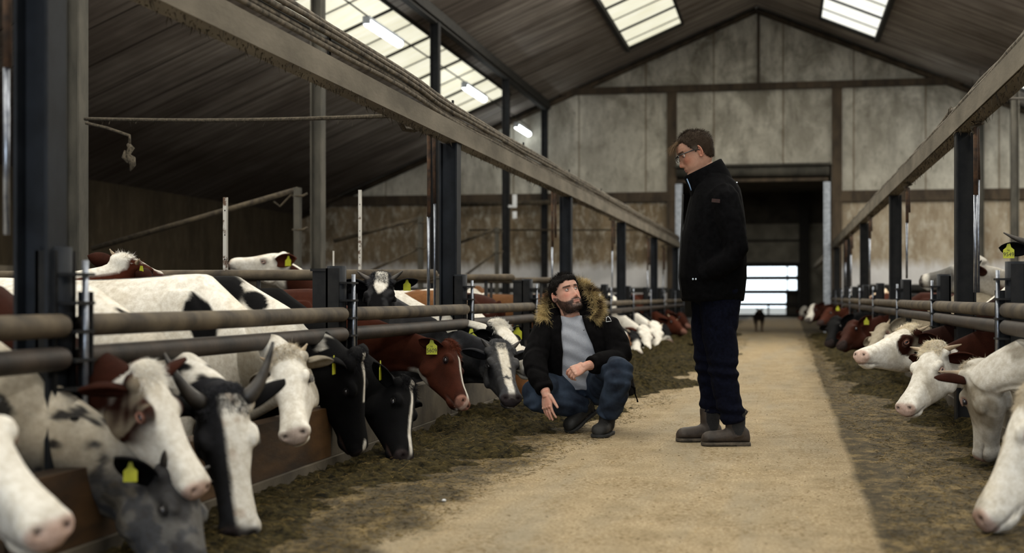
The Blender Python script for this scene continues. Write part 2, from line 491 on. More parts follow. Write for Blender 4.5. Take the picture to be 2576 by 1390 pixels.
sbox('floor', (-2.14, Y0, -.12), (1.22, 60, 0), M['floor'])
sbox('floor_left', (XL, Y0, -.42), (-2.14, YE, -.30), M['pen_floor'])
sbox('floor_right', (1.22, Y0, -.42), (XR, YE, -.30), M['pen_floor'])
sbox('floor_beyond', (-9, YE, -.14), (-2.14, 60, -.02), M['concrete'])
sbox('floor_beyond', (1.22, YE, -.14), (9, 60, -.02), M['concrete'])
# low feed kerbs: cast sill, boards above
sbox('trim_left', (-2.26, Y0, -.30), (-2.14, YE, .06), M['concrete'])
sbox('trim_right', (1.22, Y0, -.30), (1.34, YE, .10), M['concrete'])
def kerb_panels(x0, x1, spec, side):
    prev = None
    for (y0, y1, z1, mat, lab) in spec:
        m = MB(); m.box(((x0 + x1) / 2, (y0 + y1) / 2, (.062 + z1) / 2), (x1 - x0, y1 - y0 - .02, z1 - .062))
        k = 0
        o = m.build('feed_board' if mat is M['wood_board'] else 'feed_kerb_panel', mat)
        tag(o, lab, 'board' if mat is M['wood_board'] else 'kerb', 'panels along the feed kerbs')
kerb_panels(-2.25, -2.16, [
    (1.0, 3.6, .30, M['wood_board'], 'wet brown wooden board of the left kerb, beside the photographer'),
    (3.6, 6.5, .30, M['wood_board'], 'wet orange-brown wooden feed board under the white-faced bullock looking at the camera'),
    (6.5, 9.0, .30, M['concrete'], 'grey concrete kerb panel behind the two black bullocks with noses in the silage'),
    (9.0, 11.7, .30, M['concrete'], 'grey concrete kerb panel below the red-brown and grey roan bullocks'),
    (11.7, 31.9, .30, M['concrete'], 'long concrete kerb of the left feed row behind the crouching man')], -1)
kerb_panels(1.24, 1.33, [
    (1.0, 6.2, .32, M['concrete'], 'concrete kerb panel of the right row beside the nearest cream bullock'),
    (6.2, 9.2, .32, M['concrete'], 'pale concrete kerb panel under the two-horned white bullock on the right'),
    (9.2, 31.9, .32, M['concrete'], 'long concrete kerb of the right row running to the doorway')], 1)

# gable end wall with the doorway
DL, DR, DZ = -2.42, 1.08, 3.80
def gable(name, pts):
    m = MB(); n = len(pts)
    vs = [(x, YE, z) for x, z in pts] + [(x, YE + .2, z) for x, z in pts]
    m.add(vs, [tuple(range(n)), tuple(reversed(range(n, 2 * n)))] + [(i, (i + 1) % n, n + (i + 1) % n, n + i) for i in range(n)], 0, False)
    return structure(m.build(name, M['gable']))
gable('wall_back', [(XL, -.3), (DL, -.3), (DL, DZ), (DR, DZ), (DR, -.3), (XR, -.3), (XR, roof_z(XR)), (RX, RZ), (XL, roof_z(XL))])
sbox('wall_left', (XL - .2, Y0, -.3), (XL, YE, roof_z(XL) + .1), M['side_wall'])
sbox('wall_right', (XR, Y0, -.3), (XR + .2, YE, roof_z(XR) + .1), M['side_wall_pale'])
sbox('trim_1', (XL, Y0, -.3), (XL + .16, YE, 1.30), M['concrete'])          # splash plinth along the dark side wall

# ledge, tie and mullions on the gable
m = MB()                                                                    # front gable behind the photographer, wide door opening
yb = Y0 - .1
def front(pts):
    n = len(pts); m.add([(x, yb, z) for x, z in pts] + [(x, yb - .2, z) for x, z in pts], [tuple(reversed(range(n))), tuple(range(n, 2 * n))] + [(i, n + i, n + (i + 1) % n, (i + 1) % n) for i in range(n)], 0, False)
front([(XL, -.3), (-3.4, -.3), (-3.4, 4.2), (1.8, 4.2), (1.8, -.3), (XR, -.3), (XR, roof_z(XR)), (RX, RZ), (XL, roof_z(XL))])
structure(m.build('wall_front', M['side_wall']))
m = MB(); m.box((-6.9, YE - .06, 3.12), (9.0, .12, .22)); structure(m.build('trim_2', M['timber']))
m = MB(); m.box((5.7, YE - .06, 3.08), (9.2, .12, .24)); structure(m.build('trim_3', M['timber']))
m = MB(); m.box((-.62, YE - .07, 5.58), (10.2, .14, .15)); structure(m.build('trim_4', M['timber']))
m = MB(); m.box((DL - .06, YE - .05, 2.6), (.22, .12, 5.9)); structure(m.build('trim_5', M['timber']))
m = MB(); m.box((DR + .12, YE - .05, 2.6), (.22, .12, 5.9)); structure(m.build('trim_6', M['timber']))
m = MB(); m.box((RX + .05, YE - .04, 6.45), (.06, .08, 1.7)); structure(m.build('trim_7', M['timber']))
for s in (-1, 1):                                                          # barge strips where the roof meets the gable
    m = MB(); x1 = XL if s < 0 else XR
    m.tube([(RX, YE - .08, RZ - .10), (x1, YE - .08, roof_z(x1) - .10)], .07, 4)
    structure(m.build('trim_8' if s < 0 else 'trim_9', M['timber']))

# roof slopes with openings for the roof lights
LIGHTS = [(-6.78, -5.78, [(-4, 29.5)], 'pane'), (-3.32, -2.12, [(-4, 19.5), (24.7, 30.3)], 'pane'),
          (0.80, 1.98, [(-4, 19.5), (24.7, 30.6)], 'pane_white'), (4.60, 5.64, [(-4, 30.2)], 'pane_white')]
def roof_slab(mb, x0, x1, y0, y1, t=.06):
    z0, z1 = roof_z(x0), roof_z(x1)
    vs = [(x0, y0, z0), (x1, y0, z1), (x1, y1, z1), (x0, y1, z0), (x0, y0, z0 + t), (x1, y0, z1 + t), (x1, y1, z1 + t), (x0, y1, z0 + t)]
    mb.add(vs, [(0, 1, 2, 3), (7, 6, 5, 4), (0, 4, 5, 1), (1, 5, 6, 2), (2, 6, 7, 3), (3, 7, 4, 0)], 0, False)
for name, xs in (('ceiling_left', (XL - .3, RX)), ('ceiling_right', (RX, XR + .3))):
    m = MB(); cuts = sorted([l for l in LIGHTS if xs[0] < l[0] < xs[1]])
    x = xs[0]
    for (a, b, spans, _) in cuts:
        roof_slab(m, x, a, Y0, YE)
        y = Y0
        for (p, q) in spans:
            roof_slab(m, a, b, y, p); y = q
        roof_slab(m, a, b, y, YE)
        x = b
    roof_slab(m, x, xs[1], Y0, YE)
    structure(m.build(name, M['roof']))
wi = 0
for (a, b, spans, mk) in LIGHTS:
    for (p, q) in spans:
        wi += 1
        m = MB()
        vs = [(a, p, roof_z(a) + .03), (b, p, roof_z(b) + .03), (b, q, roof_z(b) + .03), (a, q, roof_z(a) + .03)]
        m.add(vs + [(x, y, z + .012) for x, y, z in vs], [(0, 1, 2, 3), (7, 6, 5, 4), (0, 4, 5, 1), (1, 5, 6, 2), (2, 6, 7, 3), (3, 7, 4, 0)], 0, False)
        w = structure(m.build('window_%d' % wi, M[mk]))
        y = math.ceil((p + .30) / 1.15) * 1.15 - .30; k = 0
        while y < q:
            if y > 8:
                g = MB(); r = .024 if k % 2 else .010
                g.tube([(a, y, roof_z(a) + .0), (b, y, roof_z(b) + .0)], r, 6)
                structure(g.build('glazing_bar', M['dark_frame'], w))
            y += 1.15; k += 1
        lowx = a if a < RX else b
        g = MB(); g.box((lowx, (p + q) / 2, roof_z(lowx) - .02), (.10, q - p + .1, .10)); structure(g.build('window_frame', M['dark_frame'], w))
        hix = b if a < RX else a
        g = MB(); g.box((hix, (p + q) / 2, roof_z(hix) - .01), (.05, q - p + .1, .05)); structure(g.build('window_frame', M['dark_frame'], w))
        g = MB(); g.tube([(a, q, roof_z(a) - .01), (b, q, roof_z(b) - .01)], .04, 4); structure(g.build('window_frame', M['dark_frame'], w))

# doorway: galvanised guides, rolled shutter, the shed beyond
for x, nm in ((DL + .10, 'door_guide'), (DR - .10, 'door_guide')):
    m = MB(); m.box((x, YE - .10, 1.70), (.15, .10, 3.4)); m.box((x, YE - .16, 1.70), (.05, .05, 3.4))
    tag(m.build(nm, M['galv']), 'galvanised steel guide on the %s of the doorway' % ('side nearer the crouching man' if x < 0 else 'side away from the crouching man'), 'door guide', 'galvanised shutter guides of the doorway')
rt = empty('roller_shutter', (-.67, YE - .1, 3.43), 0, 'rolled-up dusty shutter under the doorway lintel', 'shutter')
m = MB(); m.tube([(-1.7, 0, .22), (1.7, 0, .22)], .11, 14); m.build('roll', M['steel_dusty'], rt)
m = MB(); m.box((0, .0, .03), (3.36, .14, .07)); m.build('bottom_rail', M['timber'], rt)
m = MB(); m.box((0, -.02, .37), (3.46, .20, .05)); m.build('cover', M['steel_dusty'], rt)

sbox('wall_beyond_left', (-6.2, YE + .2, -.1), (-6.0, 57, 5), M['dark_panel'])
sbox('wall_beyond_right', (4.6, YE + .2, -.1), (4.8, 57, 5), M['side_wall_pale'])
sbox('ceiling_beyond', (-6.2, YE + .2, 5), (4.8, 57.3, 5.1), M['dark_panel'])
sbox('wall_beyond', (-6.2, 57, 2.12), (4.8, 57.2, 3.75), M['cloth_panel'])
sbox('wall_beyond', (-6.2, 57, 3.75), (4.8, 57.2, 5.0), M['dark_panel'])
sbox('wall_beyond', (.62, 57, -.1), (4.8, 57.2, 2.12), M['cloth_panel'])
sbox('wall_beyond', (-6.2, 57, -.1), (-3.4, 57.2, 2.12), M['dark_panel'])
sbox('trim_10', (.66, 56.5, -.1), (1.05, 56.95, 5), M['dark_frame'])
sbox('trim_11', (-6, 56.9, 2.05), (.7, 56.98, 2.2), M['dark_frame'])
sbox('trim_12', (-6, 56.9, 3.05), (.7, 56.98, 3.12), M['dark_panel'])
sbox('ground_outside', (-30, 57.3, -.2), (30, 120, -.1), M['concrete'])
g = empty('slatted_gate', (-1.4, 56.9, 0), 0, 'dark slatted gate at the end of the far shed with daylight between its boards', 'gate')
for z, h in ((.06, .12), (.52, .14), (1.02, .16), (1.58, .16), (2.08, .1)):
    m = MB(); m.box((0, 0, z), (4.1, .06, h)); m.build('board', M['dark_frame'], g)
for x in (-1.95, 1.60, 2.0):
    m = MB(); m.box((x, .05, 1.06), (.07, .05, 2.1)); m.build('upright', M['dark_frame'], g)
m = MB(); m.box((.85, .05, .28), (.07, .05, .55)); m.build('upright', M['dark_frame'], g)
m = MB(); m.box((1.77, .08, .55), (.46, .04, 1.05)); m.build('side_panel', M['dark_panel'], g)
g2 = MB(); g2.box((1.25, 45, 2.0), (.12, 23, .14)); tag(g2.build('header_beam', M['beam']), 'pale overhead beam of the shed beyond the doorway', 'beam')
area('far_shed_fill_lamp', (-.8, 45, 4.7), (0, 0, 0), 3.0, 16, 160, (1, .95, .85))  # lamp added under the closed ceiling to brighten the far shed

# ------------------------------------------------------------------ steel: columns, posts, beams, cables
def h_section(mb, x, y, z0, z1, w, d, t=.012, along='y', mi=0):
    """rolled H column: two flanges (facing the aisle direction along=...) and a web"""
    if along == 'y':
        for s in (-1, 1): mb.box((x, y + s * (d / 2 - t / 2), (z0 + z1) / 2), (w, t, z1 - z0), mi)
        mb.box((x, y, (z0 + z1) / 2), (t, d - 2 * t, z1 - z0), mi)
    else:
        for s in (-1, 1): mb.box((x + s * (d / 2 - t / 2), y, (z0 + z1) / 2), (t, w, z1 - z0), mi)
        mb.box((x, y, (z0 + z1) / 2), (d - 2 * t, t, z1 - z0), mi)

ORD = ['first', 'second', 'third', 'fourth', 'fifth', 'sixth', 'seventh', 'eighth', 'ninth', 'tenth', 'eleventh', 'twelfth', 'thirteenth', 'fourteenth']
COLY = [9.98, 15.74, 21.42, 27.17, 31.75]
for side, X in ((-1, -5.4), (1, 4.24)):
    for i, y in enumerate(COLY):
        if side > 0 and i == 0: continue
        m = MB(); h_section(m, X, y, -.3, roof_z(X) - .16, .15, .14, .014, 'x')
        m.box((X, y, -.29), (.28, .28, .02))
        wh = ['left', 'right'][side > 0]
        k = len(COLY) - 1 - i
        if side < 0:
            lab = ['tall grey-green steel roof column behind the nearest blue-black post', 'tall steel roof column rising behind the header beam beside the sloping gate', 'tall dark steel roof column crossing the long cream roof light', 'tall dark steel roof column at the far end of the cream roof light', 'dark steel roof column against the gable wall beside the small tube light'][i]
        else:
            lab = 'tall grey steel roof column over the right pens, %s from the gable' % ORD[k]
        tag(m.build('roof_column', M['steel_dusty'] if (side < 0 and i < 2) else M['steel_dark'] if side < 0 else M['steel_dusty']), lab, 'column', 'steel roof columns')
    m = MB(); m.box((X, (Y0 + YE) / 2, roof_z(X) - .10), (.20, YE - Y0, .16)); m.box((X, (Y0 + YE) / 2, roof_z(X) - .20), (.12, YE - Y0, .05))
    tag(m.build('eaves_beam', M['dark_frame']), 'long dark roof beam carried by the %s columns' % ('tall left-hand' if side < 0 else 'right pen'), 'beam')

# header beams over the two feed fences
BLX, BRX = -2.34, 1.16
BZ0, BZ1 = 1.945, 2.075
BRZ0, BRZ1 = 1.915, 2.045
m = MB()
for (x, z0, z1) in ((BLX, BZ0, BZ1),):
    m.box((x + .055, (1 + YE) / 2, (z0 + z1) / 2), (.012, YE - 1, z1 - z0)); m.box((x, (1 + YE) / 2, z0 + .006), (.10, YE - 1, .012)); m.box((x, (1 + YE) / 2, z1 - .006), (.10, YE - 1, .012))
hb = tag(m.build('header_beam', M['beam']), 'dusty pale header beam over the left feed fence, cables bundled on it', 'beam')
m = MB(); m.box((BRX - .055, (1 + YE) / 2, (BRZ0 + BRZ1) / 2), (.012, YE - 1, BRZ1 - BRZ0)); m.box((BRX, (1 + YE) / 2, BRZ0 + .006), (.11, YE - 1, .012)); m.box((BRX, (1 + YE) / 2, BRZ1 - .006), (.11, YE - 1, .012))
tag(m.build('header_beam', M['beam']), 'dusty pale header beam over the right feed fence', 'beam')
# crusts of dirt hanging under the beams
rs = np.random.RandomState(3)
def hang(name, x0, x1, z, n, lab, parent=None):
    y = 3.5 + (26 * rs.rand(n) ** 1.6); x = x0 + (x1 - x0) * rs.rand(n)
    roots = np.stack([x, y, np.full(n, z)], 1)
    d = rs.normal(size=(n, 3)) * .25; d[:, 2] = -1; d /= np.linalg.norm(d, axis=1, keepdims=True)
    return strands(name, roots, d, .012 + .05 * rs.rand(n) ** 3, .007, M['dirt'], parent, 0, .2, 2, 5)
o = hang('hanging_dirt', BLX - .05, BLX + .06, BZ0 + .004, 1500, ''); tag(o, 'ragged dirt hanging under the left header beam', 'dirt', None, 'stuff')
o = hang('hanging_dirt', BRX - .055, BRX + .05, BRZ0 + .004, 1500, ''); tag(o, 'ragged dirt hanging under the right header beam', 'dirt', None, 'stuff')

# five dusty cables along the left beam
names5 = ['lowest', 'second lowest', 'middle', 'second highest', 'highest']
for k in range(5):
    pts = []
    for j in range(70):
        y = 1.2 + (YE - 1.3) * j / 69.0
        ph = .008 * math.sin(y * 1.7 + k) + .004 * math.sin(y * 4.1 + 2 * k)
        step = -.035 * (1 / (1 + math.exp(-(y - 9.0) * 5)))
        pts.append((BLX + .025 - .012 * math.sin(k * 1.9), y, BZ1 + .058 + .030 * k * (1 - .12 / (1 + math.exp(-(y - 9) * 4))) + step + ph * .5))
    m = MB(); m.tube(pts, .0145 if k < 4 else .018, 8)
    o = m.build('cable', M['cable'])
    tag(o, '%s of the five dusty cables along the left beam' % names5[k], 'cable', 'dusty cables on the left beam')
m = MB()
for k in range(11):
    y = 4.2 + 2.8 * k; m.box((BLX + .0, y, BZ1 + .092), (.012, .03, .18))
tag(m.build('cable_tray_bracket', M['steel_dark']), 'row of small brackets holding the cable bundle above the left beam', 'bracket', None, 'stuff')
for k in range(2):
    pts = [(BRX - .03 + .02 * k, 1.2 + (YE - 1.4) * j / 79, BRZ1 + .027 + .030 * k + .008 * math.sin(j * 1.3 + k * 2) + (.02 if j % 17 == 6 and k else 0)) for j in range(80)]
    m = MB(); m.tube(pts, .0165, 7)
    tag(m.build('cable', M['cable']), ['lower', 'upper'][k] + ' of the two dusty cables lying on the right beam', 'cable', 'dusty cables on the right beam')
# frayed loop of twine on the right cable
m = MB()
tc = V3((1.13, 9.992, BRZ1 + .055))
for k in range(3):
    pts = [tuple(tc + V3((.01 * k, .05 * math.cos(a) * (1 + .2 * k) + .02 * k, .035 * math.sin(a * (1 + .1 * k)) + .01 * k))) for a in np.linspace(0, 6.2, 18)]
    m.tube(pts, .0035, 5)
tag(m.build('twine', M['dirt']), 'frayed loop of twine knotted round the right beam cable', 'twine')

# posts carrying the beams
LPY = [4.05, 9.80, 15.30, 20.7, 26.1, 31.4]
LPLAB = ['nearest blue-black steel post of the left fence', 'blue-black steel post below the bend in the cables', 'steel post just behind the fur hood of the crouching man', 'steel post of the left fence, third from the doorway', 'steel post of the left fence, second from the doorway', 'last steel post of the left fence at the doorway']
for i, y in enumerate(LPY):
    m = MB(); w = .118 if i == 0 else .13
    xp = -2.312 if i == 0 else BLX - .02
    h_section(m, xp, y, -.3, BZ0, w, w, .012, 'x')
    m.box((xp, y, -.29), (.24, .24, .02))
    o = m.build('fence_post', M['steel_blue']); tag(o, LPLAB[i], 'post', 'posts under the left beam')
RPY = [9.55, 15.3, 21.0, 26.6, 31.4]
RPLAB = ['nearest dark steel post of the right fence beside the chrome rods', 'dark steel post of the right fence, second from the nearest', 'dark steel post of the right fence, third from the nearest', 'dark steel post of the right fence, second from the doorway', 'last dark steel post of the right fence at the doorway']
for i, y in enumerate(RPY):
    m = MB(); h_section(m, BRX + .02, y, -.3, BRZ0, .125, .125, .012, 'x'); m.box((BRX + .02, y, -.29), (.24, .24, .02))
    tag(m.build('fence_post', M['steel_dark']), RPLAB[i], 'post', 'posts under the right beam')

# ------------------------------------------------------------------ feed fence: brackets and pipes
BKL = [1.25, 4.08, 6.92, 9.74, 12.42, 15.2, 18.0, 20.8, 23.6, 26.4, 29.1, 31.6]
BKR = [4.1, 7.22, 10.32, 13.4, 16.9, 19.8, 22.7, 25.6, 28.5, 31.4]
FLX, FRX = -2.22, 1.08
LZU, LZD, PR = .748, .645, .0375
RZU, RZD = .772, .690
def fence_bracket(x, y, sgn, lab, group, ztop=.99, zbot=.40, n=6):
    b = empty('fence_bracket', (x, y, 0), 0, lab, 'bracket', group)
    m = MB(); w = .13
    m.box((-sgn * .085, 0, (ztop + zbot) / 2), (.012, w, ztop - zbot))
    for s in (-1, 1): m.box((-sgn * .055, s * (w / 2 - .006), (ztop + zbot) / 2), (.07, .012, ztop - zbot))
    m.build('channel', M['steel_dark'], b)
    m = MB(); m.tube([(-sgn * .05, -.006, zbot + .18), (-sgn * .05, -.006, ztop + .012)], .050, 14); m.build('sleeve', M['steel_blue'], b)
    m = MB(); m.tube([(sgn * .028, .035, zbot - .02), (sgn * .028, .035, ztop - .03)], .0105, 10); m.build('rod', M['chrome'], b)
    m = MB(); m.box((sgn * .012, .068, (zbot + ztop - .12) / 2 - .02), (.05, .010, ztop - zbot - .10)); m.build('side_strap', M['steel_dark'], b)
    for k in range(n):
        z = ztop - .075 - (ztop - zbot - .09) * k / (n - 1)
        m = MB(); m.box((-sgn * .015, .012, z), (.115, .125, .010)); m.build('tie_plate', M['steel_dark'], b)
    return b
def ordinal_end(i, n): return ORD[n - 1 - i]
LBL = {1: 'dark fence bracket with chrome rod beside the nearest left post', 2: 'fence bracket with chrome rod behind the black bullocks', 3: 'fence bracket with chrome rod beside the post under the cable bend', 4: 'fence bracket with chrome rod beside the crouching man'}
for i, y in enumerate(BKL):
    fence_bracket(FLX, y, 1, LBL.get(i, 'left fence bracket with chrome rod, %s from the doorway' % ordinal_end(i, len(BKL))), 'left feed fence brackets', .985, .44)
LBR = {1: 'large fence bracket with chrome rod behind the horned white bullocks', 2: 'fence bracket with chrome rod below the raised dark muzzle'}
for i, y in enumerate(BKR):
    fence_bracket(FRX, y, -1, LBR.get(i, 'right fence bracket with chrome rod, %s from the doorway' % ordinal_end(i, len(BKR))), 'right feed fence brackets', 1.0 if i == 1 else .985, .42)
LSEG = {0: 'nearest bay', 1: 'bay of the white-faced bullock', 2: 'bay of the red-brown bullock', 3: 'bay left of the crouching man', 4: 'bay behind the crouching man'}
for i in range(len(BKL) - 1):
    y0, y1 = BKL[i] + .055, BKL[i + 1] - .045
    bay = LSEG.get(i, 'bay %s from the doorway' % ORD[len(BKL) - 2 - i])
    for z, mt, nm in ((LZU, 'pipe', 'upper'), (LZD, 'pipe_dark', 'lower')):
        m = MB(); m.tube([(FLX, y0 + .03, z), (FLX, (y0 + y1) / 2, z - .002), (FLX, y1 - .03, z)], PR, 18, roundend=True)
        tag(m.build('fence_pipe', M[mt]), '%s brown pipe of the left feed fence, %s' % (nm, bay), 'pipe', 'left feed fence pipes')
RSEG = {0: 'nearest bay at the edge', 1: 'bay of the two-horned white bullock', 2: 'bay of the eye-patched bullock'}
for i in range(len(BKR) - 1):
    y0, y1 = BKR[i] + .055, BKR[i + 1] - .045
    bay = RSEG.get(i, 'bay %s from the doorway' % ORD[len(BKR) - 2 - i])
    for z, mt, nm in ((RZU, 'pipe', 'upper'), (RZD, 'pipe_dark', 'lower')):
        m = MB(); m.tube([(FRX, y0 + .03, z), (FRX, (y0 + y1) / 2, z - .002), (FRX, y1 - .03, z)], PR, 18, roundend=True)
        tag(m.build('fence_pipe', M[mt]), '%s brown pipe of the right feed fence, %s' % (nm, bay), 'pipe', 'right feed fence pipes')

# square box posts behind some brackets, ends of the cross gates
for x, y, w, lab in ((-2.472, 7.32, .105, 'square dark box post at the end of the first cross gate'), (-2.509, 10.22, .10, 'square grey box post beside the post under the cable bend'), (-2.43, 12.9, .11, 'square dark box post beside the crouching man')):
    m = MB(); m.box((x, y, .34), (w, w, 1.28)); m.box((x, y, .985), (w + .02, w + .02, .015))
    tag(m.build('box_post', M['steel_dark'] if lab.find('grey') < 0 else M['steel_dusty']), lab, 'post', 'box posts ending the cross gates')

# cross gates between the pens
def cross_gate(x0, x1, y, z, lab, r=.033, bars=(), low=(.55, .2)):
    g = empty('cross_gate', (x1, y, 0), 0, lab, 'gate', 'cross gates between the left pens')
    L = x0 - x1
    m = MB(); m.tube([(L, 0, z), (0, 0, z)], r, 12, roundend=True); m.build('top_rail', M['pipe'], g)
    for zl in low:
        m = MB(); m.tube([(L, 0, zl), (0, 0, zl)], .024, 10); m.build('lower_rail', M['pipe_dark'], g)
    for b in bars:
        m = MB(); m.tube([(b, 0, z - .01), (b, 0, .1)], .017, 8); m.build('upright', M['steel_dark'], g)
    m = MB(); m.tube([(L + .05, 0, -.3), (L + .05, 0, z + .02)], .035, 10); m.build('end_post', M['steel_dark'], g)
    return g
cross_gate(-5.3, -2.55, 7.35, .958, 'first cross gate, brown top rail behind the white-backed bullock', .030, (-.5, -1.0, -1.6, -2.2))
cross_gate(-5.3, -2.60, 10.25, 1.010, 'second cross gate, brown top rail behind the white-forehead bullock', .036, (-.35, -.9, -1.4, -2.0))
cross_gate(-5.3, -2.55, 13.1, 1.02, 'third cross gate, brown rail beside the crouching man', .035, (-.25, -.7, -1.15, -1.6, -2.1))
cross_gate(-5.3, -2.50, 16.2, 1.03, 'fourth cross gate, brown rail behind the fur hood', .035, (-.3, -.9, -1.5, -2.1))
for x, y, zt, lab in ((-3.064, 7.35, 1.395, 'white flaking perforated pole over the first cross gate'), (-3.178, 10.25, 1.655, 'white flaking perforated pole over the second cross gate'), (-3.391, 10.25, 1.19, 'short white flaking rod beside the square box post')):
    m = MB(); w = .022 if 'short' not in lab else .010
    z0 = .98 if y < 9 else 1.04
    m.box((x, y, (z0 + zt) / 2), (w, w, zt - z0), 0)
    if 'short' not in lab:
        for k in range(3): m.box((x + .001, y - w / 2, z0 + (zt - z0) * (.16 + .33 * k)), (.006, .004, .008), 1)
    tag(m.build('perforated_pole', [M['white_paint'], M['dark_frame']]), lab, 'pole')

# sloping gates beside the roof columns
def sloping_gate(x1, x0, zl, y, zt, lab):
    g = empty('sloping_gate', (x1, y, 0), 0, lab, 'gate', 'sloping gates beside the roof columns')
    m = MB(); m.tube([(0, 0, zt - .02), (x0 - x1, 0, zl)], .032, 10); m.build('sloping_pipe', M['dusty_pipe'], g)
    m = MB(); m.box((0, 0, (zt - .3) / 2), (.075, .075, zt + .3)); m.build('gate_post', M['steel_dusty'], g)
    if y > 16:
        m = MB(); m.tube([(-.02, 0, zt - .5), (x0 - x1, 0, zl - .75)], .022, 8); m.build('lower_pipe', M['dusty_pipe'], g)
    for zz in (zt - .1, zt - .5):
        m = MB(); m.tube([(-.06, -.02, zz), (.08, -.04, zz), (.13, -.02, zz + .03)], .014, 7); m.build('hinge', M['dusty_pipe'], g)
    m = MB(); m.tube([(-.02, 0, zt - .02), (-.22, 0, zt - .22), (-.3, 0, zt - .16)], .012, 6); m.build('latch', M['dusty_pipe'], g)
    return g
sloping_gate(-5.637, -8.272, 1.422, 15.7, 2.126, 'sloping pipe gate beside the column behind the raised white head')
sloping_gate(-5.636, -7.073, 1.728, 21.4, 2.102, 'sloping pipe gate behind the chrome rods of the left fence')
sloping_gate(-5.54, -6.347, 1.891, 26.95, 2.2, 'farthest sloping pipe gate near the white sheet on the column')
# rails along the far pens
for a, b, r, lab in (((-7.419, 31.5, 2.965), (-5.173, 31.5, 3.001), .05, 'dark rail along the gable left of the doorway'), ((-7.157, 31.6, 2.385), (-2.455, 31.6, 2.342), .02, 'thin wire rail before the gable behind the crouching man')):
    m = MB(); m.tube([a, b], r, 8); tag(m.build('rail', M['dusty_pipe']), lab, 'rail')
a = (XL + .2, 31.3, 1.02)
m = MB()
for z in (.98, .55): m.tube([(XL + .2, 31.2, z), (-2.5, 31.2, z)], .06, 8)
tag(m.build('back_fence', M['dark_frame']), 'low dark rail fence along the foot of the gable, left of the doorway', 'fence')
m = MB()
for z in (1.02, .55): m.tube([(1.6, 31.0, z), (XR - .2, 31.0, z)], .08, 8)
m.box((5.5, 31.1, .55), (8, .04, .95))
tag(m.build('back_fence', M['dark_frame']), 'low dark rail fence along the foot of the gable, right of the doorway', 'fence')
# white sheet strapped to the far roof column
x = -5.207; m = MB()
m.box((x, 27.086, 2.729), (.085, .02, .26)); m.box((x, 27.086, 2.453), (.085, .02, .14)); m.box((x - .06, 27.10, 2.627), (.16, .01, .05))
tag(m.build('notice_plate', M['white_plain']), 'narrow white plate on the roof column behind the left fence', 'plate')

# chrome lifting rods hanging from arms on the beams
def lift_rod(x, y, zj, z0, ztop, lab, group, pair=True, r=.011, sgn=-1):
    b = empty('lifting_rod', (x, y, 0), 0, lab, 'rod', group)
    m = MB(); m.tube([(0, 0, z0), (0, 0, zj)], r, 10); m.build('rod', M['chrome'], b)
    if pair:
        m = MB(); m.tube([(.028, .07, z0), (.028, .07, zj + .12)], r * .8, 10); m.build('rod', M['chrome'], b)
    m = MB(); m.tube([(.004, 0, zj), (.002, 0, ztop)], r * 1.3, 8); m.build('rusty_upper_rod', M['rust'], b)
    m = MB(); m.tube([(.028, .07, zj + .1), (.022, .07, ztop)], r * 1.2, 8); m.build('rusty_upper_rod', M['rust'], b)
    m = MB(); m.tube([(0, 0, ztop - .04), (sgn * -.02, .01, ztop), (sgn * .04, -.02, ztop + .02), (sgn * -.03, -.04, ztop + .05), ((BLX if sgn < 0 else BRX) - x, 0, (BZ0 if sgn < 0 else BRZ0) + .004)], .014, 7); m.build('arm', M['dirt'], b)
    return b
GL = 'chrome lifting rods of the left fence'; GR = 'chrome lifting rods of the right fence'
lift_rod(-2.496, 9.7, 1.411, 0.726, 2.012, 'pair of chrome rods with rusty tops beside the post under the cable bend', GL)
lift_rod(-2.472, 4.12, 1.582, 1.04, 1.879, 'chrome rod at the very edge beside the nearest blue-black post', GL, False)
lift_rod(-2.435, 14.8, 1.375, 0.861, 1.984, 'chrome rod with rusty top just above the crouching man', GL, False)
lift_rod(-2.412, 20.0, 1.5, 0.754, 1.931, 'chrome rod with rusty top, right of the fur hood', GL, False)
lift_rod(-2.414, 25.4, 1.312, 0.731, 1.907, 'chrome rod of the left fence, second from the doorway', GL, False)
lift_rod(-2.476, 29.5, 1.302, 0.756, 1.874, 'chrome rod of the left fence nearest the doorway', GL, False)
lift_rod(1.165, 8.95, 1.464, 0.864, 1.88, 'pair of chrome rods beside the nearest right post', GR, True, .011, 1)
lift_rod(1.153, 13.6, 1.534, 1.009, 1.872, 'chrome rod of the right fence, between the second and nearest posts', GR, False, .011, 1)
lift_rod(1.131, 18.9, 1.6, 0.997, 1.872, 'chrome rod of the right fence, third from the nearest', GR, False, .012, 1)
lift_rod(1.128, 23.9, 1.537, 1.006, 1.869, 'chrome rod of the right fence, fourth from the nearest', GR, False, .012, 1)
lift_rod(1.137, 26.2, 1.459, 1.022, 1.897, 'chrome rod of the right fence nearest the doorway', GR, False, .012, 1)

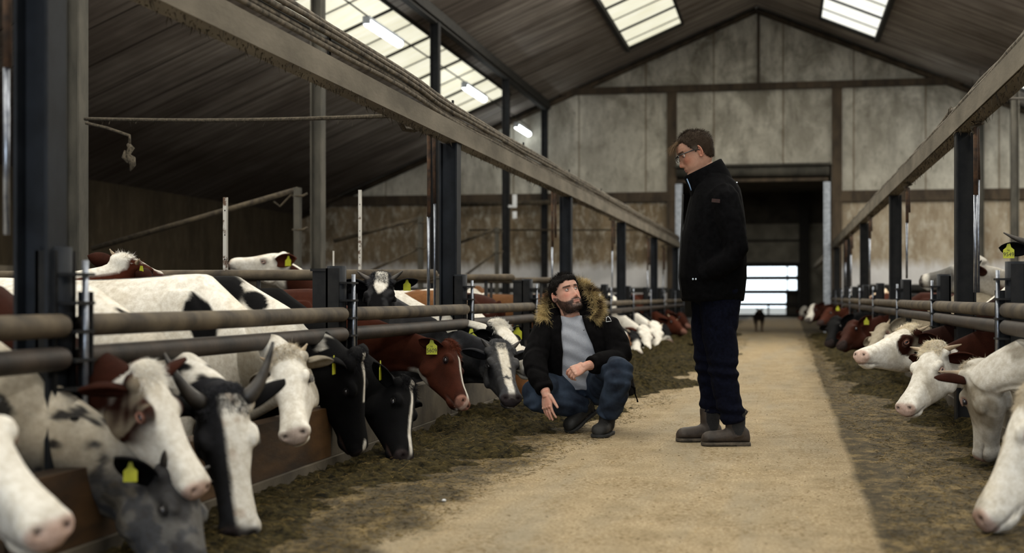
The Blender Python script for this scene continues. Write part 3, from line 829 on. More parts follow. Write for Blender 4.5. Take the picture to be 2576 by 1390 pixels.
# arm under the left beam and the rope to the roof column
m = MB(); p = [(-2.4, 8.567, 1.962), (-2.42, 8.763, 1.93), (-2.42, 9.002, 1.95), (-2.4, 9.155, 1.987), (-2.36, 9.249, 1.948)]
m.tube(p, .017, 8); tag(m.build('bent_arm', M['dirt']), 'bent dirt-caked arm under the left beam above the chrome rods', 'arm')
m = MB(); a = V3((-5.276, 9.9, 2.207)); b = V3((-2.4, 8.539, 1.987))
m.tube([tuple(a + (b - a) * t - V3((0, 0, .02 * math.sin(math.pi * t)))) for t in np.linspace(0, 1, 14)], .014, 7)
tag(m.build('tie_rope', M['dirt']), 'dusty rope stretched from the roof column to the left beam', 'rope')
r0 = rs.rand(90); roots = a + (b - a) * r0[:, None] - np.array([0, 0, .012]); d = np.tile([0, 0, -1.], (90, 1)) + rs.normal(size=(90, 3)) * .3
tag(strands('cobweb', roots, d / np.linalg.norm(d, axis=1, keepdims=True), .02 + .05 * rs.rand(90) ** 3, .004, M['dirt'], None, 0, .6, 3, 8), 'dusty cobweb threads along the stretched rope', 'cobweb', None, 'stuff')
m = MB(); p = [(-5.216, 9.8, 2.162), (-5.039, 9.8, 2.119), (-4.857, 9.8, 2.057), (-4.857, 9.8, 1.994)]
hk = m
m.tube(p, .012, 7); bk = tag(m.build('hook_arm', M['dirt']), 'short arm on the near roof column with a caked hook hanging from it', 'arm')
m = MB()
rp = [(-4.87, 9.8, 1.994), (-4.844, 9.8, 1.964), (-4.87, 9.8, 1.916), (-4.844, 9.8, 1.879), (-4.831, 9.8, 1.834), (-4.85, 9.8, 1.789)]
m.tube(rp, [.016, .028, .02, .036, .024, .006], 8); m.tube([(-4.883, 9.78, 1.944), (-4.892, 9.78, 1.893), (-4.86, 9.78, 1.848)], [.008, .02, .008], 7)
m.build('caked_hook', M['dirt'], bk)
m = MB(); p = [(1.5, 10.532, 2.262), (2.4, 14.804, 2.843)]; m.tube(p, .012, 7); tag(m.build('tie_rope', M['dirt']), 'dusty rope stretched from the right beam outward', 'rope')

# tube lights hung on a wire
def mat_tube():
    t = NT('fluorescent_tube'); t.color((.9, .95, .95)); t.b.inputs['Emission Color'].default_value = (.93, 1, 1, 1); t.b.inputs['Emission Strength'].default_value = 7.0; return t.m
M['tube'] = mat_tube()
m = MB(); m.tube([(-5.8, 12, 4.92), (-5.8, 19, 4.83), (-5.8, 26, 4.83), (-5.8, 31.9, 4.80)], .012, 6)
tag(m.build('suspension_wire', M['dark_frame']), 'dark wire under the cream roof light carrying the tube lights', 'wire')
def tube_light(x, y, z, L, lab, up=.13):
    t = empty('tube_light', (x, y, z), 0, lab, 'light', 'fluorescent tube lights')
    m = MB(); m.tube([(0, -L / 2 + .05, 0), (0, L / 2 - .05, 0)], .062, 14, roundend=True); m.build('diffuser', M['tube'], t)
    m = MB(); m.box((0, 0, .062), (.09, L, .05)); m.build('housing', M['galv'], t)
    for s in (-1, 1):
        m = MB(); m.box((0, s * (L / 2 + .01), .03), (.11, .035, .11)); m.build('end_cap', M['galv'], t)
    for s in (-1, 1):
        m = MB(); m.tube([(0, s * L * .4, .08), (0, s * L * .4, up)], .006, 5); m.build('hanger', M['dark_frame'], t)
tube_light(-5.8, 19.9, 4.735, 1.75, 'lit tube light nearest the camera, under the cream roof light')
tube_light(-5.8, 26.1, 4.74, 1.75, 'lit tube light at the end of the cream roof light')
tube_light(-5.8, 31.15, 4.62, 1.55, 'lit tube light in front of the gable wall')
p = (4.6, 29.116, 5.035); tube_light(p[0], p[1], p[2], 1.6, 'bright tube light at the edge over the right pens', roof_z(p[0]) - p[2] + .04)
p = (4.0, 30.549, 4.506); tube_light(p[0], p[1], p[2], 1.5, 'bright tube light half hidden behind the nearest right post', roof_z(p[0]) - p[2] + .04)

# ------------------------------------------------------------------ cattle
def mat_coat(name='cattle_coat', rough=.85, bump=.5, bs=240):
    t = NT(name)
    a = t.n('ShaderNodeAttribute', attribute_name='coat')
    v = t.mapping(); f = t.noise(v, 38, 4, .7); f2 = t.noise(v, bs, 2, .6)
    c = t.mix(t.ramp(f, [(.35, (.62, .60, .56)), (.65, (1, 1, 1))]), (0, 0, 0), a.outputs['Color'])
    x = t.n('ShaderNodeMix', data_type='RGBA', blend_type='MULTIPLY'); x.inputs[0].default_value = .55
    t.l(a.outputs['Color'], x.inputs[6]); t.l(t.ramp(f, [(.35, (.55, .50, .42)), (.65, (1, 1, 1))]), x.inputs[7])
    t.color(x.outputs[2]); t.rough(rough); t.b.inputs['Specular IOR Level'].default_value = .10
    t.bump(f2, bump, .004); return t.m
M['coat'] = mat_coat()
M['hair'] = mat_coat('hair_strand', .7, 0)
M['horn'] = simple('pale_horn', (.22, .16, .10), (.48, .38, .26), 12, .5, 0, .2, 60)
M['horn_dark'] = simple('dark_horn', (.010, .009, .009), (.07, .06, .052), 9, .5, 0, .2, 60)
M['eye'] = simple('wet_dark_eye', (.006, .006, .012), (.02, .018, .022), 5, .08, 0, 0, spec=.8)
M['tag_y'] = simple('yellow_ear_tag', (.38, .40, .015), (.48, .50, .03), 20, .55, 0, .1, 60)
M['tag_ink'] = simple('tag_ink', (.02, .02, .01), (.03, .03, .02), 20, .7, 0, 0)

# rest pose, metres: nose toward +x, z up from the hooves
#   x,   ztop, zbot, half width, exponent
BODY = [(-1.50, 1.00, .82, .05, 2.0), (-1.485, 1.07, .74, .12, 2.1), (-1.44, 1.12, .66, .185, 2.2), (-1.32, 1.165, .60, .235, 2.4), (-1.15, 1.18, .55, .255, 2.5),
        (-.90, 1.165, .50, .290, 2.3), (-.62, 1.160, .475, .310, 2.3), (-.38, 1.170, .48, .285, 2.3), (-.18, 1.185, .50, .245, 2.3), (.0, 1.19, .54, .205, 2.2),
        (.12, 1.160, .64, .160, 2.1), (.24, 1.125, .72, .130, 2.1), (.36, 1.105, .78, .112, 2.1), (.48, 1.105, .82, .102, 2.1), (.56, 1.105, .84, .098, 2.1), (.62, 1.08, .87, .07, 2.0)]
HEAD = [(.545, 1.08, .96, .04, 2.0), (.555, 1.125, .90, .072, 2.2), (.58, 1.146, .865, .093, 2.4), (.62, 1.156, .846, .102, 2.5), (.665, 1.152, .842, .106, 2.5), (.71, 1.142, .848, .109, 2.5),
        (.755, 1.126, .858, .104, 2.5), (.80, 1.108, .868, .095, 2.5), (.85, 1.089, .880, .084, 2.5), (.90, 1.072, .891, .076, 2.5), (.95, 1.060, .900, .074, 2.5), (1.0, 1.052, .906, .077, 2.6),
        (1.035, 1.045, .912, .079, 2.6), (1.062, 1.032, .922, .073, 2.5), (1.080, 1.012, .938, .056, 2.3), (1.089, .99, .956, .030, 2.0)]
def loft_sections(mb, secs, n=28, taper=.0, refine=3):
    S = np.array(secs); k = len(S)
    t = np.linspace(0, k - 1, (k - 1) * refine + 1)
    Q = np.stack([np.interp(t, np.arange(k), S[:, c]) for c in range(5)], 1)
    # light smoothing of the interpolated profile
    for _ in range(refine):
        Q[1:-1, 1:4] = .25 * Q[:-2, 1:4] + .5 * Q[1:-1, 1:4] + .25 * Q[2:, 1:4]
    rings = []
    for x, zt, zb, w, e in Q:
        zc = (zt + zb) / 2; h = (zt - zb) / 2; rg = []
        for j in range(n):
            a = 2 * math.pi * j / n; ca, sa = math.cos(a), math.sin(a)
            y = w * math.copysign(abs(ca) ** (2 / e), ca); z = h * math.copysign(abs(sa) ** (2 / e), sa)
            fac = 1 - taper * (.5 - .5 * z / h)            # narrower toward the jaw
            rg.append((x, y * fac, zc + z))
        rings.append(rg)
    mb.rings(rings)

def cow_rest(voxel, legs=True, smooth=3):
    mb = MB()
    loft_sections(mb, BODY, 32)
    loft_sections(mb, HEAD, 28, .34)
    # cheek, brow and muzzle masses
    for s in (-1, 1):
        mb.ellipsoid((.675, s * .070, .945), (.075, .028, .085))                       # jaw muscle
        mb.ellipsoid((.735, s * .088, 1.085), (.048, .026, .034))                      # brow over the eye
        mb.ellipsoid((1.045, s * .042, .995), (.043, .037, .038))                      # nostril pad
        mb.ellipsoid((.62, s * .07, 1.115), (.045, .045, .035))                        # horn base
    mb.ellipsoid((.585, 0, 1.145), (.045, .075, .035))                                 # poll
    mb.ellipsoid((1.0, 0, .922), (.050, .054, .026))                                  # lower lip
    mb.ellipsoid((.06, 0, .66), (.16, .09, .14)); mb.ellipsoid((-.05, 0, .60), (.16, .12, .12))    # brisket
    for s in (-1, 1):
        mb.ellipsoid((-.08, s * .17, .86), (.17, .075, .27)); mb.ellipsoid((-1.25, s * .17, .88), (.20, .09, .26))
    mb.tube([(.60, 0, .875), (.42, 0, .78), (.22, 0, .66), (.05, 0, .56)], [.03, .032, .035, .05], 10)   # dewlap
    if legs:
        for s in (-1, 1):
            mb.tube([(-.10, s * .15, .75), (-.09, s * .15, .56), (-.10, s * .14, .37), (-.09, s * .14, .33), (-.10, s * .14, .10), (-.09, s * .14, .07), (-.06, s * .14, .0)],
                    [.105, .075, .047, .046, .034, .042, .055], 12)
            mb.tube([(-1.22, s * .16, .85), (-1.18, s * .165, .66), (-1.33, s * .155, .46), (-1.35, s * .155, .42), (-1.31, s * .15, .10), (-1.30, s * .15, .07), (-1.27, s * .15, .0)],
                    [.16, .115, .055, .050, .036, .043, .056], 12)
        mb.tube([(-1.48, 0, 1.09), (-1.535, 0, 1.0), (-1.54, 0, .8), (-1.53, 0, .55), (-1.53, 0, .42)], [.035, .026, .02, .03, .012], 8)
    co, fs = remesh(mb, voxel, smooth)
    # sculpt: nostrils, mouth crease, eye sockets, bridge of the nose
    nn = vnormals(co, fs)
    def dent(c, r, depth, anis=(1, 1, 1)):
        d = (co - V3(c)) / (V3(anis) * r); g = np.exp(-(d ** 2).sum(1)); return g * depth
    off = np.zeros(len(co))
    for s in (-1, 1):
        off -= dent((1.076, s * .043, 1.006), .016, .022, (1, 1, .8))
        off -= dent((.742, s * .108, 1.060), .024, .012)
        off -= dent((.86, s * .078, 1.00), .05, .007)
        off += dent((.70, s * .11, .93), .05, .004)
    mouth = np.exp(-((co[:, 2] - (.942 - .12 * np.clip(1.04 - co[:, 0], 0, .2))) / .007) ** 2) * sstep(.92, .98, co[:, 0])
    off -= mouth * .007
    co = co + nn * off[:, None]
    return co, fs

COW_HI = cow_rest(.0105); COW_LO = cow_rest(.02, True, 2)
A_POLL = V3((.585, 0, 1.15)); A_MUZ = V3((1.08, 0, .99))
HX = (A_MUZ - A_POLL) / np.linalg.norm(A_MUZ - A_POLL)
HLEN = float(np.linalg.norm(A_MUZ - A_POLL))
HUP = V3((0, 0, 1)) - HX * HX[2]; HUP /= np.linalg.norm(HUP)
HREST = np.stack([HX, np.cross(HUP, HX), HUP], 1)          # columns: along, left, out of forehead

class Pose:
    """bends the rest animal: body frame at B, head frame from poll P toward muzzle Mz, a curved neck between"""
    def __init__(s, P, Mz, f, B, psi, sc=1.0, hs=None, bw=1.0, bpitch=0.0, under=None):
        s.under = under
        P, Mz, f = V3(P), V3(Mz), V3(f)
        d = Mz - P; L = np.linalg.norm(d); d /= L
        s.hs = hs if hs else L / HLEN
        u = f - d * f.dot(d); u /= np.linalg.norm(u)
        s.RH = np.stack([d, np.cross(u, d), u], 1) @ HREST.T
        s.P = P
        c, q = math.cos(psi), math.sin(psi)
        cp, sp = math.cos(bpitch), math.sin(bpitch)
        s.RB = np.array([[c, -q, 0], [q, c, 0], [0, 0, 1.]]) @ np.array([[cp, 0, sp], [0, 1, 0], [-sp, 0, cp]]); s.B = V3(B); s.sc = sc; s.bw = bw
        x0, x1 = -.02, .575
        s.x0, s.x1 = x0, x1
        ax0 = V3((x0, 0, .93)); ax1 = V3((x1, 0, 1.0))
        p0 = s.body(ax0[None])[0]; p1 = s.head(ax1[None])[0]
        dist = np.linalg.norm(p1 - p0)
        t0 = s.RB @ V3((1, 0, .05)); ch = (p1 - p0) / dist
        hx = s.RH @ V3((1, 0, 0))
        t1 = .40 * hx + .60 * ch; t1 /= np.linalg.norm(t1); t0 = .45 * t0 + .45 * ch + V3((0, 0, -.35)) * (1 if p1[2] < p0[2] else 0); t0 /= np.linalg.norm(t0)
        n = 41; tt = np.linspace(0, 1, n)[:, None]
        h00 = 2 * tt ** 3 - 3 * tt ** 2 + 1; h10 = tt ** 3 - 2 * tt ** 2 + tt; h01 = -2 * tt ** 3 + 3 * tt ** 2; h11 = tt ** 3 - tt ** 2
        k = dist * 1.05
        s.curve = h00 * p0 + h10 * t0 * k + h01 * p1 + h11 * t1 * k
        qb = Matrix(s.RB.tolist()).to_quaternion(); qh = Matrix(s.RH.tolist()).to_quaternion()
        s.rot = np.array([np.array(qb.slerp(qh, float(w)).to_matrix()) for w in sstep(-.05, 1.05, tt[:, 0])])
        s.ax0, s.ax1 = ax0, ax1
    def body(s, v):
        w = v.copy(); w[:, 1] *= s.bw
        return (w * s.sc) @ s.RB.T + s.B
    def head(s, v):
        return ((v - A_POLL) * s.hs) @ s.RH.T + s.P
    def hvec(s, v): return s.RH @ V3(v)
    def __call__(s, v):
        out = np.empty_like(v); t = (v[:, 0] - s.x0) / (s.x1 - s.x0)
        b = t <= 0; h = t >= 1; m = ~(b | h)
        out[b] = s.body(v[b]); out[h] = s.head(v[h])
        tm = t[m] * 40; i = np.clip(tm.astype(int), 0, 39); fr = (tm - i)[:, None]
        c = s.curve[i] * (1 - fr) + s.curve[i + 1] * fr
        Rm = s.rot[i] * (1 - fr[..., None]) + s.rot[i + 1] * fr[..., None]
        tq = t[m][:, None]
        axis = s.ax0 * (1 - tq) + s.ax1 * tq
        off = (v[m] - axis); sc = s.sc * (1 - tq) + s.hs * tq
        off = off * sc; off[:, 1] *= (s.bw * (1 - tq[:, 0]) + tq[:, 0])
        out[m] = c + np.einsum('nij,nj->ni', Rm, off)
        if s.under is not None:                       # the neck passes under the lower pipe of the feed fence
            fx, fz = s.under; q = out[m]; lim = fz + 1.6 * np.maximum(0, np.abs(q[:, 0] - fx) - .05) + 3.0 * tq[:, 0] ** 8
            ov = q[:, 2] - lim; q[:, 2] = np.where(ov > -.04, lim - .04 * np.exp(-np.clip((ov + .04) / .12, 0, 20)), q[:, 2]); out[m] = q
        return out

# --- coat colours (linear)
WHITE = V3((.80, .775, .72)); CREAM = V3((.52, .46, .36)); BLACK = V3((.0028, .0028, .0036)); BROWN = V3((.058, .0145, .0068)); TAN = V3((.26, .12, .05))
GREY = V3((.075, .078, .088)); PINK = V3((.52, .27, .21)); NOSE = V3((.045, .035, .036)); DARKGREY = V3((.022, .023, .028))
def mixc(c, col, m): return c * (1 - m[:, None]) + np.asarray(col) * m[:, None]
class Coat:
    def __init__(s, co, seed):
        s.p = co; s.x, s.y, s.z = co.T; s.seed = seed
        s.u = np.clip((s.x - .58) / .5, -3, 1.1); s.ay = np.abs(s.y)
        s.n = noise3(co, 7, seed, 3); s.nf = noise3(co, 28, seed + 3, 2); s.nb = noise3(co, 2.2, seed + 9, 3)
        s.head = s.x > .545
        s.up = (s.z - (1.15 - .33 * np.clip(s.x - .6, 0, 1)))      # height relative to the forehead line
    def blob(s, c, r, soft=.25, amp=.25):
        d = np.sqrt((((s.p - V3(c)) / V3(r)) ** 2).sum(1)) + amp * s.n + .08 * s.nf
        return 1 - sstep(1 - soft, 1 + soft * .3, d)
    def patches(s, th, freq=2.2, soft=.12, seed=0):
        v = noise3(s.p, freq, s.seed + 21 + seed, 3) + .12 * s.nf
        return sstep(th - soft, th + soft, v)
    def blaze(s, w0, w1, u0=-.2, u1=1.05):
        """white stripe down the face: half width w0 at the poll, w1 at the muzzle"""
        w = w0 + (w1 - w0) * np.clip(s.u, 0, 1) + .010 * s.n
        return (1 - sstep(w - .006, w + .006, s.ay)) * (s.u > u0) * (s.u < u1) * sstep(-.085, -.055, s.up)
    def face(s, u0=-.1, soft=.1): return sstep(u0 - soft, u0 + soft, s.u + .10 * s.n)

def finish(c, k, nose='pink', lo=1.0, dirty=.25):
    """muzzle, nostrils, eye rims, straw-coloured grime"""
    if dirty:
        c = mixc(c, c * V3((.62, .50, .32)), sstep(.1, .8, k.nb + .6 * k.n) * dirty * (~(k.u > .85)))
        c = mixc(c, c * V3((.5, .40, .26)), sstep(.25, .7, k.nf) * dirty * .5)
    mz = sstep(.925, .975, k.u + .03 * k.n) * (k.z > .935)
    c = mixc(c, PINK if nose == 'pink' else NOSE if nose == 'dark' else .5 * PINK + .5 * NOSE, mz * (.9 if nose == 'dark' else .62))
    for s in (-1, 1):
        d = np.sqrt(((k.p - V3((1.080, s * .043, 1.006))) ** 2 / V3((.02, .014, .012)) ** 2).sum(1)); c = mixc(c, V3((.02, .012, .012)), 1 - sstep(.6, 1.1, d))
        d = np.sqrt(((k.p - V3((.742, s * .100, 1.060))) ** 2).sum(1)); rim = 1 - sstep(.020, .034, d)
        c = mixc(c, PINK * .75 if nose == 'pink' and c[k.head].mean() > .25 else c.mean(1).min() + V3((.005, .0045, .005)), rim * .75)
    mo = np.exp(-((k.z - (.942 - .12 * np.clip(1.04 - k.x, 0, .2))) / .006) ** 2) * sstep(.92, .98, k.x)
    return mixc(c, V3((.05, .03, .025)), mo * .8)

# --- ears, horns, eyes, tags in head rest coordinates
def ear_shape(s, length=.175, width=.098, n=12, m=8):
    """cupped leaf with thickness, local: along +x, opening toward +z"""
    mb = MB(); top = []; bot = []
    for i in range(n + 1):
        t = i / n
        w = width / 2 * (math.sin(math.pi * min(1, t * .86 + .14)) ** .62) * (1 if t < .97 else .45)
        rt = []; rb = []
        for j in range(m + 1):
            q = -1 + 2 * j / m
            y = q * w; z = (q * q) * w * .62 - .02 * math.sin(math.pi * t) + .010
            rt.append((t * length, y, z + .004)); rb.append((t * length, y * 1.02, z - .005 - .008 * (1 - abs(q)) * (1 - t)))
        top.append(rt); bot.append(rb)
    rings = [t + list(reversed(b)) for t, b in zip(top, bot)]
    mb.rings(rings); return mb
def frame3(x, z):
    x = V3(x); x = x / np.linalg.norm(x); z = V3(z); z = z - x * z.dot(x); z /= np.linalg.norm(z)
    return np.stack([x, np.cross(z, x), z], 1)

def text_mesh(txt, size):
    cu = bpy.data.curves.new('t', 'FONT'); cu.body = txt; cu.size = size; cu.align_x = 'CENTER'; cu.align_y = 'CENTER'; cu.extrude = .0006
    o = bpy.data.objects.new('t', cu); C.objects.link(o)
    me = bpy.data.meshes.new_from_object(o.evaluated_get(bpy.context.evaluated_depsgraph_get()))
    v = [tuple(x.co) for x in me.vertices]; f = [tuple(p.vertices) for p in me.polygons]
    bpy.data.objects.remove(o); bpy.data.meshes.remove(me); bpy.data.curves.remove(cu)
    return v, f

def make_tag(parent, pos, Rm, txt, sc=1.0, thin=False):
    """yellow ear tag: shouldered plate hanging below its stud; Rm columns: right, up, normal"""
    mb = MB(); w, h = .034 * sc, .044 * sc
    poly = [(-w, -h), (w, -h), (w, .25 * h), (.45 * w, .62 * h), (.22 * w, 1.25 * h), (-.22 * w, 1.25 * h), (-.45 * w, .62 * h), (-w, .25 * h)]
    M4 = Matrix([[*Rm[0], pos[0]], [*Rm[1], pos[1]], [*Rm[2], pos[2]], [0, 0, 0, 1]])
    mb.prism(poly, .003, M4, 0)
    mb.lathe([(.006 * sc, .0), (.006 * sc, .006), (.003 * sc, .008)], (0, 0, 0), 8, 0, None) if False else None
    if txt:
        for line, size, yy in ((txt, .036 * sc, -.45 * h), ('NL', .016 * sc, .15 * h)):
            v, f = text_mesh(line, size)
            mb.add([tuple(M4 @ Vector((a * .92, b + yy, c + .0022))) for a, b, c in v], f, 1, False)
    return mb.build('ear_tag', [M['tag_y'], M['tag_ink']], parent, fix=False)

COWS = {}
def make_cow(key, label, pose, coat, horn=None, horn_mat='horn', ears=((1, 0), (1, 0)), earcol=None, tags=(), nose='pink', hi=True, seed=0, dirty=.25, tuft=0, tuftcol=None,
             group=None, furry=0, eyes=True, kind='cow'):
    co, fs = COW_HI if hi else COW_LO
    k = Coat(co, seed)
    c = finish(coat(k), k, nose, dirty=dirty)
    t = empty('bullock', (0, 0, 0), 0, label, 'cattle', group or 'cattle in the barn')
    base = pose.body(np.array([[-.6, 0, 0.]]))[0]; t.location = tuple(base)
    def local(v): return v - base
    wv = pose(co)
    quads_mesh('body', local(wv), fs, M['coat'], t, np.clip(c, 0, 1))
    # eyes with lids
    if eyes:
        for s in (-1, 1):
            mb = MB(); r = .0185
            cc = pose.head(np.array([[.744, s * .0955, 1.060]]))[0]
            Rm = Matrix((pose.RH).tolist())
            mb.ellipsoid(local(cc), (r * pose.hs,) * 3, 14, 9, 0, Rm)
            ei = np.argmin(((co - V3((.744, s * .12, 1.060))) ** 2).sum(1))
            mb.build('eye', M['eye'], t)
            if hi:
                mb = MB(); out = V3((.12, s * .95, .25)); out /= np.linalg.norm(out)
                a1 = V3((.95, -s * .1, -.30)); a1 -= out * a1.dot(out); a1 /= np.linalg.norm(a1); a2 = np.cross(out, a1)
                for q in (1, -1):
                    pts = []
                    for a in np.linspace(0, math.pi, 9):
                        p = V3((.744, s * .0955, 1.060)) + out * (.0105 + .006 * math.sin(a)) + a1 * .0195 * math.cos(a) + a2 * (q * .0115 * math.sin(a))
                        pts.append(tuple(local(pose.head(p[None])[0])))
                    mb.tube(pts, [.002, .0035, .0045, .005, .005, .005, .0045, .0035, .002], 6)
                lc = c[ei]; o = mb.build('eyelid', M['coat'], t)
                at = o.data.attributes.new('coat', 'FLOAT_COLOR', 'POINT'); at.data.foreach_set('color', np.tile([*np.clip(lc * .8, 0, 1), 1], len(o.data.vertices)).astype(np.float32))
    # ears: (droop, back) angles per side, left then right
    earobj = {}
    for s, e in zip((1, -1), ears):
        if e is None: continue
        root = V3((.605, s * .088, 1.085)); es = 1.0
        if len(e) == 3: droop, back, es = 0, 0, e[2]
        else: droop, back = e
        dx = V3((-.15 - .5 * back, s * (1.0 - .3 * abs(droop)), .35 - .75 * droop)); zz = V3((.8 - back, s * .10, -.15))
        if len(e) == 3: dx, zz = V3(e[0]), V3(e[1])
        F3 = frame3(dx, zz) * es
        mb = ear_shape(s)
        v = np.array(mb.v) @ F3.T + root; v = local(pose.head(v)); mb.v = [tuple(x) for x in v]
        o = mb.build('ear', M['coat'], t)
        ec = np.asarray(earcol if earcol is not None else c[np.argmin(((co - root) ** 2).sum(1))])
        ev = np.array(mb.v); nn_ = noise3(ev + base, 30, seed, 2)[:, None]
        ecol = np.clip(ec[None] * (1 + .25 * nn_), 0, 1)
        at = o.data.attributes.new('coat', 'FLOAT_COLOR', 'POINT'); at.data.foreach_set('color', np.concatenate([ecol, np.ones((len(ecol), 1))], 1).astype(np.float32).ravel())
        earobj[s] = (o, root, F3)
    for (s, txt, along, face, tsc) in tags:
        o, root, F3 = earobj[s]
        p = local(pose.head((root + F3 @ V3((along, 0, .012)))[None])[0])
        # plate hangs down from the ear and faces `face` (world)
        nrm = V3(face); nrm /= np.linalg.norm(nrm); up = V3((0, 0, 1)) - nrm * nrm[2]; up /= np.linalg.norm(up)
        Rm = np.stack([np.cross(up, nrm), up, nrm], 1)
        make_tag(o, p + nrm * .012 - up * .02, Rm, txt, tsc)
    if horn:
        L, r, curl, outw = horn
        for s in (-1, 1):
            mb = MB(); root = V3((.612, s * .075, 1.130)); pts = []; rr = []
            for i in range(9):
                q = i / 8
                p = root + V3((-.03 * q + curl * q * q, s * L * q * outw, L * (.28 + .6 * (1 - outw)) * q + L * .55 * q * q * (1.2 - outw)))
                pts.append(tuple(local(pose.head(p[None])[0]))); rr.append(r * pose.hs * (1 - .82 * q ** 1.2))
            mb.tube(pts, rr, 10); mb.build('horn', M[horn_mat], t)
    if tuft:
        tuft = int(tuft * 2.6)
        rs_ = np.random.RandomState(seed + 5)
        sel = np.where((co[:, 0] > .55) & (co[:, 0] < .665) & (co[:, 2] > 1.115) & (np.abs(co[:, 1]) < .085))[0]
        if len(sel):
            pick = rs_.choice(sel, tuft); d = V3((.80, 0, .42)) + rs_.normal(size=(tuft, 3)) * .30 + np.stack([np.zeros(tuft), co[pick][:, 1] * 6, np.zeros(tuft)], 1)
            d = (d / np.linalg.norm(d, axis=1, keepdims=True)) @ pose.RH.T
            roots = local(pose.head(co[pick] + rs_.normal(size=(tuft, 3)) * .003))
            tc_ = np.clip((np.asarray(tuftcol) if tuftcol is not None else c[pick]) * (1.0 + .5 * rs_.rand(tuft, 1)), 0, .95)
            if tc_.shape[0] != tuft: tc_ = np.tile(tc_, (tuft, 1))
            strands('poll_hair', roots, d, .012 + .016 * rs_.rand(tuft), .0015, M['hair'], t, .25, .55, 3, seed, tc_)
    if furry:
        rs_ = np.random.RandomState(seed + 6)
        sel = np.where((co[:, 0] > -.2) & (co[:, 0] < 1.02) & (co[:, 2] > .7))[0]
        pick = rs_.choice(sel, furry); nn_ = vnormals(co, fs)[pick]
        d = nn_ * .75 + V3((.55, 0, -.25)) + rs_.normal(size=(furry, 3)) * .28
        tip = pose(co[pick] + d / np.linalg.norm(d, axis=1, keepdims=True) * .02); rt = pose(co[pick])
        d = tip - rt; d /= np.maximum(np.linalg.norm(d, axis=1, keepdims=True), 1e-9)
        strands('coat_hair', local(rt), d, .014 + .012 * rs_.rand(furry), .0018, M['hair'], t, .1, .3, 2, seed + 1, np.clip(c[pick] * (.8 + .4 * rs_.rand(furry, 1)), 0, 1))
    COWS[key] = t
    return t

# --- the herd: head from poll to muzzle, direction the forehead faces, withers, heading
PZ = -.30
def pose(P, Mz, f, bx, by, psi, **k):
    feeding = P[2] < .72 and (P[0] > -2.25 and P[0] < 1.15)
    if feeding: k['under'] = (-2.22, .585) if P[0] < 0 else (1.08, .63)
    return Pose(P, Mz, f, (bx, by, PZ), psi, **k)
def base(k, c): return np.tile(np.asarray(c), (len(k.x), 1))

def coat_c1(k):
    c = base(k, WHITE * .93); c = mixc(c, GREY * 2.2, k.blob((.76, -.09, 1.02), (.05, .06, .05), .6)); return mixc(c, GREY, k.patches(.55, 6) * (~k.head))
make_cow('C1', 'cream-white bullock head at the lower left edge, pink nose, nearest of the left row', pose((-2.08, 3.18, 0.616), (-1.712, 3.059, 0.269), (.70, -.35, .6), -2.72, 3.3, -.1, bw=.78), coat_c1, ears=((.6, 1.3), (.5, .6)), seed=1, tuft=250)

def coat_c2(k):
    c = base(k, WHITE * .95 * V3((1, .95, .86)))
    sp = sstep(.02, .32, noise3(k.p, 9, 77, 3) + .5 * k.nf); c = mixc(c, DARKGREY * 1.2, sp * .95 * (k.x > -.6)); c = mixc(c, DARKGREY * 2.2, (k.x < .55) * (k.x > 0) * sstep(.98, .82, k.z + .05 * k.n) * .8)
    c = mixc(c, GREY * 1.1, sstep(.38, .55, k.x + .05 * k.n) * .9)
    c = mixc(c, CREAM * .8, sstep(.0, .3, k.n) * k.head * (k.z < 1.0) * .7)
    return mixc(c, DARKGREY, sstep(-.05, .35, k.n) * k.head * .8)
make_cow('C2', 'grey speckled bullock with thick cream neck and black yellow-tagged ear, lower left', pose((-1.9, 4.183, 0.304), (-1.731, 4.011, -0.111), (.85, -.05, .40), -2.62, 3.88, .0, bw=.85), coat_c2,
         horn=(.08, .022, .01, .75), horn_mat='horn_dark', ears=((.3, .1), (.55, .25)), earcol=BLACK, tags=((-1, '', .10, (.3, -.95, .1), .62),), nose='dark', seed=2, tuft=250)

def coat_c3(k):
    c = base(k, WHITE); side = sstep(.070, .086, k.ay + .012 * k.n) * sstep(.93, .98, 1.0 - .0 * k.z) * (1 - sstep(.40, .62, k.u + .12 * k.n)) * sstep(-.20, -.10, -k.up * -1 * -1) if False else sstep(.066, .084, k.ay + .012 * k.n) * (1 - sstep(.38, .60, k.u + .1 * k.n))
    c = mixc(c, BROWN * .45, side * (k.x > .5)); c = mixc(c, BROWN * .55, (k.x < .56) * sstep(-.5, -.2, k.nb))
    return mixc(c, CREAM * .9, k.head * sstep(.2, .6, k.n) * .5 * (k.u < .3))
make_cow('C3', 'white-faced bullock with red-brown cheeks and ears beside the black horned one, pink nose', pose((-2.0, 4.152, 0.61), (-1.807, 4.126, 0.221), (.88, -.22, .42), -2.74, 4.52, -.1, bw=.8), coat_c3,
         ears=((-.25, .2), (.95, .5)), earcol=BROWN * .5, seed=3, tuft=350, tuftcol=WHITE * .9)

